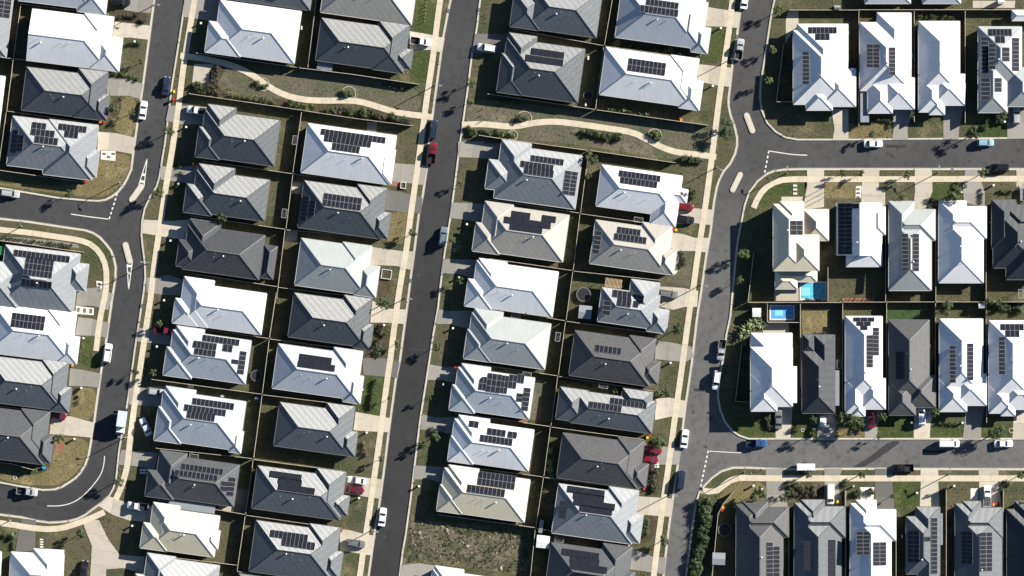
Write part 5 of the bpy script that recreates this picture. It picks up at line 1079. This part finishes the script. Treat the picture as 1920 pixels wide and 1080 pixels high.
# ------------------------------------------------------------------ tufts of longer grass in lawns and verges
from mathutils import noise as mn
r = random.Random(11); m = MB(); HB = [(min(x for x, y in p), max(x for x, y in p), min(y for x, y in p), max(y for x, y in p), p) for p in HARD]; n_t = 0
cells = {}
for ln, wd in PATHS:
    for a in resample(ln, .6): cells.setdefault((int(a[0]//2), int(a[1]//2)), []).append(a)
for k, pts in BL.items():
    poly = [wp(p) for p in pts]; x0 = max(-131, min(p[0] for p in poly)); x1 = min(131, max(p[0] for p in poly)); y0 = max(-75, min(p[1] for p in poly)); y1 = min(75, max(p[1] for p in poly))
    for _ in range(int((x1-x0)*(y1-y0)*.62)):
        x, y = r.uniform(x0,x1), r.uniform(y0,y1)
        if mn.noise((x*.22, y*.22, 3.1))+r.uniform(-.25,.25) < .08: continue
        if not in_poly((x, y), poly): continue
        if any(a < x < b and c < y < d and in_poly((x, y), p) for a, b, c, d, p in HB): continue
        cx, cy = int(x//2), int(y//2)
        if any((q[0]-x)**2+(q[1]-y)**2 < 1.1 for i in (-1,0,1) for j in (-1,0,1) for q in cells.get((cx+i, cy+j), ())): continue
        s = r.uniform(.10,.30); mi = r.choice((0,0,1,1,2)); n_t += 1
        for _k in range(7):
            a = r.uniform(0,6.283); L = s*r.uniform(.6,1.3); d = Vector((math.cos(a), math.sin(a), 0)); o = Vector((x+r.uniform(-s,s)*.6, y+r.uniform(-s,s)*.6, .01)); sd_ = Vector((-d.y, d.x, 0))*L*.22
            m.face([o-sd_, o+sd_, o+d*L*.7+sd_*.8+Vector((0,0,L*.6)), o+d*L*.8-sd_*.4+Vector((0,0,L*.55))], mi)
tag(m.build('grass_tufts', [M['leaf_dry'], M['leaf_green'], M['leaf_dark']]), 'tufts of longer grass scattered over lawns and verges', 'grass', kind='stuff')
# ------------------------------------------------------------------ street lights, bins, small things
def street_light(t, x, y, head, label):
    c = W(t, x, y); r = tag(empty('street_light', (*c,0), R(head)), label, 'street light', 'street lights')
    m = MB(); m.tube((0,0,-.05),(0,0,.5),.15,.15,8); m.tube((0,0,.5),(0,0,4.9),.11,.085,8); m.build('pole', M['steel_pole'], r)
    m = MB(); m.tube((0,0,4.85),(.55,0,5.1),.06,.055,6); m.tube((.55,0,5.1),(1.1,0,5.15),.055,.055,6); m.build('arm', M['steel_pole'], r)
    m = MB(); m.box(1.0,1.75,-.17,.17,5.12,5.26); m.build('lamp_head', M['steel_pole'], r)
    m = MB(); m.box(1.08,1.55,-.1,.1,5.09,5.12); m.build('lens', M['lamp_clear'], r)
for t, x, y, h, l in ((13,655,597,-8,'at the walkway on the straight street'),(15,335,415,-8,'beside the silver utility'),(21,838,270,-40,'on the dry corner lawn'),(21,1035,830,172,'opposite the tapered island'),(25,235,165,-30,'at the walkway end near the islands'),(25,725,205,90,'on the curved verge by the pool house'),(33,450,70,-8,'outside the dark house with bushy garden tree'),(43,215,760,-8,'by the dark grey wagon driveway'),(44,1105,510,-8,'by the navy wagon'),(41,880,110,172,'by the box truck'),(46,740,370,90,'by the black pickup'),(26,665,200,90,'near the big dark tree'),(11,1078,35,-8,'above the gabled white house'),(25,125,985,-8,'by the grey wagon and pergola house'),(45,430,355,90,'on the verge by the long hedge corner'),(41,75,690,90,'outside the shared driveway houses'),(21,155,575,90,'above the clipped gravel hedge')):
    street_light(t, x, y, h, 'grey street light pole '+l)
bm = MB(); b0 = [(-.24,-.3),(.24,-.3),(.24,.3),(-.24,.3)]; lo = [(x*.8,y*.8,.05) for x, y in b0]; hi = [(x,y,.98) for x, y in b0]
for i in range(4): j = (i+1)%4; bm.face([lo[i],lo[j],hi[j],hi[i]])
bm.face(lo[::-1]); BIN = bm.mesh('bin_body', M['bin_green'])
bw = MB(); bw.tube((-.26,.26,.1),(.26,.26,.1),.1,.1,8); BINW = bw.mesh('wheels', M['tyre'])
LID = {}
for k in ('bin_red','bin_yellow','bin_orange'):
    q = MB(); q.box(-.27,.27,-.34,.32,.98,1.05); q.box(-.2,.2,.32,.38,.95,1.02); LID[k] = q.mesh('lid', M[k])
for t, x, y, k in ((11,703,850,'orange'),(11,728,852,'red'),(31,478,158,'orange'),(31,508,540,'orange'),(22,158,140,'yellow'),(22,183,148,'red'),(33,800,550,'red'),(33,822,553,'orange'),(34,945,1043,'yellow'),(34,962,1025,'red'),(44,922,470,'red'),(44,815,868,'yellow'),(45,281,600,'orange'),(45,276,622,'red'),(45,1080,560,'yellow'),(45,1098,566,'orange'),(14,1180,838,'orange'),(24,1128,595,'red'),(24,1145,600,'yellow'),(11,1217,640,'yellow'),(11,1214,697,'red'),(42,1192,762,'red'),(46,1072,572,'red'),(46,1052,580,'orange'),(43,1225,705,'orange'),(34,-340,555,'red'),(41,1040,578,'red'),(16,455,0,'red')):
    c = W(t, x, y); s = nearest(*c); o = tag(empty('wheelie_bin', (*c,.05 if (t,x) not in ((11,1217),(11,1214)) else .0), R(-8+rnd.uniform(-10,10))), k+' lidded wheelie bin by the house '+s, 'bin', 'wheelie bins by the house '+s)
    put('bin_body', BIN, o); put('wheels', BINW, o); put('lid', LID['bin_'+k], o)
# pools
def pool(t, x, y, w_, h_, mat, label, step=None):
    a = W(t, x, y); r = tag(empty('swimming_pool', (*a, .05)), label, 'pool'); WW, HH = w_*U, h_*U
    m = MB()
    for q in ((-.3,WW+.3,0,.3),(-.3,WW+.3,-HH-.3,-HH),(-.3,0,-HH,0),(WW,WW+.3,-HH,0)): m.box(q[0],q[1],q[2],q[3],-.05,.12)
    m.build('coping', M['white_stone'], r)
    m = MB(); m.box(0,WW,-HH,0,-.03,.05); m.build('water', M[mat], r)
    m = MB(); m.box(WW*step[0],WW*step[1],-HH*step[3],-HH*step[2],.05,.065); m.build('pale_patch', M['pool_pale'], r)  # paler sheet laid over part of the water
plain('pool_pale', (.22,.55,.70), .1, .5, .05)
pool(25, 825, 968, 170, 112, 'water_turquoise', 'turquoise pool partly in the shade of the cream two-storey house', (.02,.38,.3,.82))  # the paler sheet paints the sunlit part of this pool
pool(35, 615, 127, 158, 88, 'water_blue', 'small bright blue rectangular pool with white coping', (.18,.55,.28,.75))
# sheds and patio roofs
def shed(t, x, y, w_, h_, ang, mat, label, zt=2.0):
    a = R(ang); c = W(t, x, y); r = tag(empty('garden_shed', (*c,.02), -a), label, 'shed'); WW, HH = w_*U, h_*U
    m = MB(); m.box(.08,WW-.08,-HH+.08,-.08,-.02,zt); m.build('wall', M[mat], r)
    m = MB(); zr = zt+.28; ym = -HH/2
    m.face([(0,-HH,zt),(WW,-HH,zt),(WW,ym,zr),(0,ym,zr)]); m.face([(WW,0,zt),(0,0,zt),(0,ym,zr),(WW,ym,zr)]); m.face([(0,0,zt),(0,-HH,zt),(0,ym,zr)]); m.face([(WW,-HH,zt),(WW,0,zt),(WW,ym,zr)]); m.face([(0,0,zt),(WW,0,zt),(WW,-HH,zt),(0,-HH,zt)])
    m.build('roof', M[mat], r)
    m = MB(); m.box(WW*.3,WW*.7,-HH+.02,-HH+.07,0,1.8); m.build('door', M['gutter_metal'], r)
shed(35,485,140,60,62,0,'shed_white','white garden shed beside the small blue pool'); shed(34,470,118,90,92,6,'shed_grey','grey garden shed behind the small panelled house'); shed(44,176,790,90,88,6,'shed_white','pale garden shed at the back of the black panel houses'); shed(45,207,913,90,85,2,'shed_grey','grey garden shed beside the round trampoline'); shed(36,945,107,42,34,0,'shed_white','tiny white shed at the fence behind parallel strips'); shed(44,195,685,28,90,8,'shed_grey','narrow grey shed along the back fence'); shed(16,1080,0,44,30,0,'shed_white','small white shed behind the sage panelled house'); shed(15,1055,40,44,28,0,'shed_grey','small grey shed behind the T-shaped panel house'); shed(12,1028,430,108,55,8,'shed_grey','low grey lean-to behind the dark roof above the walkway',1.5)
def awning(t, x, y, w_, h_, ang, mat, label, z=2.3):
    a = R(ang); c = W(t, x, y); r = tag(empty('awning', (*c,0), -a), label, 'awning'); WW, HH = w_*U, h_*U
    m = MB(); m.box(0,WW,-HH,0,z,z+.08); m.build('sheet', M[mat], r)
    for p, q in ((.08,-.08),(WW-.14,-.08),(.08,-HH+.14),(WW-.14,-HH+.14)): m = MB(); m.box(p,p+.07,q-.07,q,0,z); m.build('post', M['steel_pole'], r)
awning(35,765,545,30,256,0,'shed_white','narrow white side awning of the blue pool house'); awning(35,1062,574,28,246,0,'shed_grey','narrow grey side awning of the charcoal house'); awning(46,676,640,18,220,0,'shed_grey','narrow grey side awning of the narrow panelled house'); awning(42,-10,540,330,60,8,'shed_grey','long clear awning along the grey tiled house',2.0); awning(16,120,640,60,215,0,'shed_grey','slatted side awning of the white house without footpath',2.1)
awning(21,-60,705,100,62,7,'green_plastic','green shade sheet behind the T-shaped panels',2.2)
# pergola of separate slats
c = W(24, 655, 932); r = tag(empty('pergola', (*c,0), R(-8)), 'open timber pergola with pale slats behind the small panelled house', 'pergola')
for i in range(13): m = MB(); m.box(i*.33,i*.33+.14,-2.3,0,2.3,2.4); m.build('slat', M['timber_light'], r)
for y in (-.3,-2.0): m = MB(); m.box(-.1,4.2,y-.06,y+.06,2.16,2.29); m.build('rafter', M['timber_light'], r)
for x in (0,4.0):
    for y in (-.3,-2.0): m = MB(); m.box(x,x+.1,y-.05,y+.05,0,2.16); m.build('post', M['timber_light'], r)
# trampolines
for t, x, y, ru, l in ((32,598,612,40,'dark round trampoline with pale rim in a back yard'),(45,293,757,48,'dark round trampoline beside the grey garden shed'),(34,500,45,52,'dark round trampoline near the pergola'),(14,530,668,34,'dark round fire pit seat ring behind the dark panelled roof')):
    c = W(t, x, y); q = ru*U; r = tag(empty('trampoline', (*c,0)), l, 'trampoline'); m = MB()
    m.face([(math.cos(k*.3142)*q*.86,math.sin(k*.3142)*q*.86,.72) for k in range(20)]); m.build('mat', M['black_plastic'], r); m = MB()
    for k in range(20):
        a, b = k*.3142, (k+1)*.3142; m.face([(math.cos(a)*q*.86,math.sin(a)*q*.86,.74),(math.cos(a)*q,math.sin(a)*q,.74),(math.cos(b)*q,math.sin(b)*q,.74),(math.cos(b)*q*.86,math.sin(b)*q*.86,.74)])
    m.build('rim_pad', M['gutter_dark'], r)
    for k in range(4): m = MB(); a = k*1.571+.4; m.tube((math.cos(a)*q*.95,math.sin(a)*q*.95,-.02),(math.cos(a)*q*.95,math.sin(a)*q*.95,.72),.03,.03,6); m.build('leg', M['steel_pole'], r)
# round planting rings of edging
for t, x, y, ru, l in ((12,645,590,46,'planting ring beside the first walkway bend'),(13,50,655,52,'planting ring above the walkway near the straight street'),(14,85,830,55,'planting ring above the walkway on the dry lawn'),(14,5,945,36,'planting ring below the walkway on the dry lawn'),(14,995,950,52,'planting ring where the walkway bends down'),(35,838,992,13,'small planting ring near the white box trailer'),(36,1178,995,18,'small planting ring by the inverted T house'),(41,103,393,14,'pale ring on the lawn inside the bend'),(23,790,742,13,'pale ring on the shaded lawn')):
    c = W(t, x, y); q = ru*U; m = MB()
    for k in range(28):
        a, b = k*6.2832/28, (k+1)*6.2832/28; u0, u1 = q-.14, q
        P4 = [(math.cos(a)*u0,math.sin(a)*u0),(math.cos(a)*u1,math.sin(a)*u1),(math.cos(b)*u1,math.sin(b)*u1),(math.cos(b)*u0,math.sin(b)*u0)]; m.prism(P4, -.02, .1)
    o = tag(m.build('planting_ring', M['kerb_concrete']), 'round concrete '+l, 'edging'); o.location = (*c, .02)
# paving stones, mailboxes, clotheslines, stumps
st = MB(); st.box(-.5,.5,-.5,.5,-.03,.05); STONE = st.mesh('stepping_stone', M['white_stone'])
dk = MB(); dk.box(-.5,.5,-.5,.5,-.03,.06); STONED = dk.mesh('stepping_stone', M['concrete_dark'])
for t, x, y, w_, h_, me, l in [(25,785,290+i*28,28,14,STONE,'white stepping stone on the green lawn inside the curved path') for i in range(3)]+[(25,1226,315+i*28,22,14,STONED,'grey stepping stone on the white pebble strip') for i in range(3)]+[(21,728+i*32,68+(i%2)*22,22,14,STONED,'grey stepping stone on the white pebble square') for i in range(3)]+[(31,548+i*44,152+i*4,18,30,STONED,'dark stepping stone between pebbles beside the driveway') for i in range(3)]+[(41,290,825+i*17,24,9,STONE,'pale stepping stone near the shared driveway house') for i in range(4)]+[(41,985+i*22,340+j*20,18,14,STONE,'white block paver beside the grey tiled house') for i in range(3) for j in range(2)]+[(44,975+i*22,302+j*16,18,12,STONE,'white pebble slab beside the smaller red hatchback') for i in range(3) for j in range(2)]+[(21,692,975+i*24,18,12,STONED,'dark stone on the white pebble strip') for i in range(3)]:
    c = W(t, x, y); o = tag(put('stepping_stone', me, None, (*c,.05), R(-8) if c[0] < 50 else 0), l, 'stepping stone', l+'s'); o.scale = (w_*U,h_*U,1)
mb = MB(); mb.box(-.16,.16,-.16,.16,-.02,1.0); MBODY = mb.mesh('pillar', M['white_stone']); mb = MB(); mb.box(-.24,.24,-.24,.24,1.0,1.1); MCAP = mb.mesh('cap', M['white_plastic'])
for t, x, y in ((11,942,290),(12,213,162),(12,110,887),(22,55,278),(21,1192,675),(31,1147,85),(31,1097,408),(31,585,350),(31,570,697),(41,522,122),(41,925,728),(33,300,258),(33,148,708),(43,178,78),(43,125,535),(23,878,560),(23,822,932),(33,780,280),(33,715,672),(43,543,452),(34,1107,522),(15,266,197),(15,210,600),(26,350,293),(26,828,335),(26,1052,288),(46,75,452),(46,205,466),(46,777,450),(36,480,940),(36,835,940),(45,494,448),(45,553,474),(45,1192,452),(46,518,498),(16,1130,850),(21,1246,278)):
    c = W(t, x, y); s = nearest(*c); o = tag(empty('mailbox', (*c,.02), R(-8)), 'white pillar mailbox by the house '+s, 'mailbox', 'mailboxes of the house '+s); put('pillar', MBODY, o); put('cap', MCAP, o)
cl = MB()
for y in (-.6,.6): cl.box(-1.1,1.1,y-.02,y+.02,1.75,1.79)
for x in (-1.1,1.1): cl.box(x-.02,x+.02,-.6,.6,1.75,1.79)
CLF = cl.mesh('frame', M['white_plastic']); cl = MB()
for i in range(5): cl.box(-1.1,1.1,-.45+i*.22,-.44+i*.22,1.77,1.78)
CLL = cl.mesh('line', M['white_plastic']); cl = MB(); cl.box(-.9,-.84,-.03,.03,0,1.75); cl.box(.84,.9,-.03,.03,0,1.75); CLP = cl.mesh('post', M['steel_pole'])
for t, x, y, hd in ((34,638,682,-8),(33,1218,200,-8),(22,795,485,82),(34,25,205,-8),(34,105,605,-8),(44,330,825,-8),(24,882,530,-8),(36,825,295,90),(35,1092,532,90),(36,1240,40,90),(42,165,245,-8),(12,870,980,82),(34,320,340,82)):
    c = W(t, x, y); s = nearest(*c); o = tag(empty('clothesline', (*c,0), R(hd)), 'folding white clothesline by the house '+s, 'clothesline', 'clotheslines beside the house '+s); put('frame', CLF, o); put('line', CLL, o); put('post', CLP, o)
sp_ = MB(); sp_.tube((0,0,-.02),(0,0,.9),.09,.09,8); POSTM = sp_.mesh('bollard', M['timber_light'])
for t, x, y, l in [(13,596-i*3,20+i*26,'short timber stake in the row on the green lawn') for i in range(6)]+[(13,995-i*5,757+i*44,'pale bollard at the walkway end on the bare verge') for i in range(3)]+[(45,92-i*7,600+i*48,'added post standing in for fence shadow ticks between the long hedge and kerb') for i in range(10)]+[(25,995,300+i*35,'slim timber pole beside the driveway of the pool house') for i in range(3)]:  # posts by the hedge are added for the dark shadow ticks of a fence
    c = W(t, x, y); o = tag(put('bollard', POSTM, None, (*c,.01)), l, 'bollard', l+'s')
    if t == 25: o.scale = (.8,.8,3.2)
# white framed planter, barbecue toys, play slide
def planter(t, x, y, w_, h_, ang, mat, label):
    c = W(t, x, y); WW, HH = w_*U, h_*U; r = tag(empty('planter', (*c,.02), R(-ang)), label, 'planter'); m = MB()
    for q in ((0,WW,-.12,0),(0,WW,-HH,-HH+.12),(0,.12,-HH+.12,-.12),(WW-.12,WW,-HH+.12,-.12)): m.box(q[0],q[1],q[2],q[3],-.02,.45)
    m.build('frame', M[mat], r); m = MB(); m.box(.12,WW-.12,-HH+.12,-.12,-.02,.3); m.build('soil', M['garden_soil'], r)
planter(23,285,872,70,66,8,'shed_white','white framed square planter on the front garden'); planter(23,415,265,38,45,4,'shed_white','white edged planter beside the red paving'); planter(24,1075,915,1,1,8,'shed_white','x') if False else None
patch('paving', 23, [(345,255),(412,262),(405,298),(335,292)], 'brick_paving', 'red paved square beside the white edged planter', .05, 'paving')
for t, x, y, k, l in ((21,560,258,'green_plastic','green toy box at the end of the corner fence'),(21,578,256,'yellow_plastic','yellow toy box at the end of the corner fence'),(21,594,262,'bin_red','red toy box at the end of the corner fence'),(41,300,300,'green_plastic','green toy sandpit shell at the wall inside the bend'),(41,305,325,'blue_plastic','blue toy boat at the wall inside the bend'),(26,1034,520,'bin_red','red storage tub between the last two white roofs'),(26,1034,548,'timber_light','tan storage tub between the last two white roofs'),(46,1075,585,'green_plastic','green crate beside the utility with racks'),(32,360,752,'shed_white','white air conditioner box beside the panel rows'),(32,600,770,'paleblue_toy','pale blue plastic slide lying by the fence'),(13,157,880,'bin_red','x')):
    if l == 'x': continue
    c = W(t, x, y); m = MB(); m.prism(chaikin([(-.5,-.3),(.5,-.35),(.55,.3),(-.45,.35)], 2, True), 0, .45); m.prism(chaikin([(-.4,-.22),(.4,-.26),(.42,.22),(-.36,.26)], 2, True), .45, .52)
    tag(m.build('storage_tub' if 'toy' not in l and 'slide' not in l else 'toy', M.get(k, M['paint_paleblue'])), l, 'tub' if 'toy' not in l else 'toy').location = (*c, .03)
# air conditioner units beside the walls
ac = MB(); ac.box(-.45,.45,-.18,.18,0,.75); ACB = ac.mesh('casing', M['white_plastic']); ac = MB(); ac.tube((-.1,-.18,.38),(-.1,-.2,.38),.27,.27,14); ACF = ac.mesh('fan_grille', M['gutter_dark'])
for t, x, y in ((15,1157,230),(36,607,402),(16,483,388),(46,413,803),(36,485,403),(12,915,195),(14,533,405),(14,515,728),(24,450,330)):
    c = W(t, x, y); s = nearest(*c); o = tag(empty('air_conditioner', (*c,.02), R(-90)), 'white air conditioner by the house '+s, 'air conditioner', 'air conditioners of the house '+s); put('casing', ACB, o); put('fan_grille', ACF, o)
# white curved edging of the beige house front
m = MB(); pts = chaikin([W(24,*p) for p in ((1128,790),(1160,775),(1165,810),(1135,840),(1150,870),(1140,900),(1110,905))], 2)
tag(strip('garden_edging', pts, -.35, .35, 0, .16, M['white_stone']), 'white curved garden edging in front of the beige panelled house', 'edging')
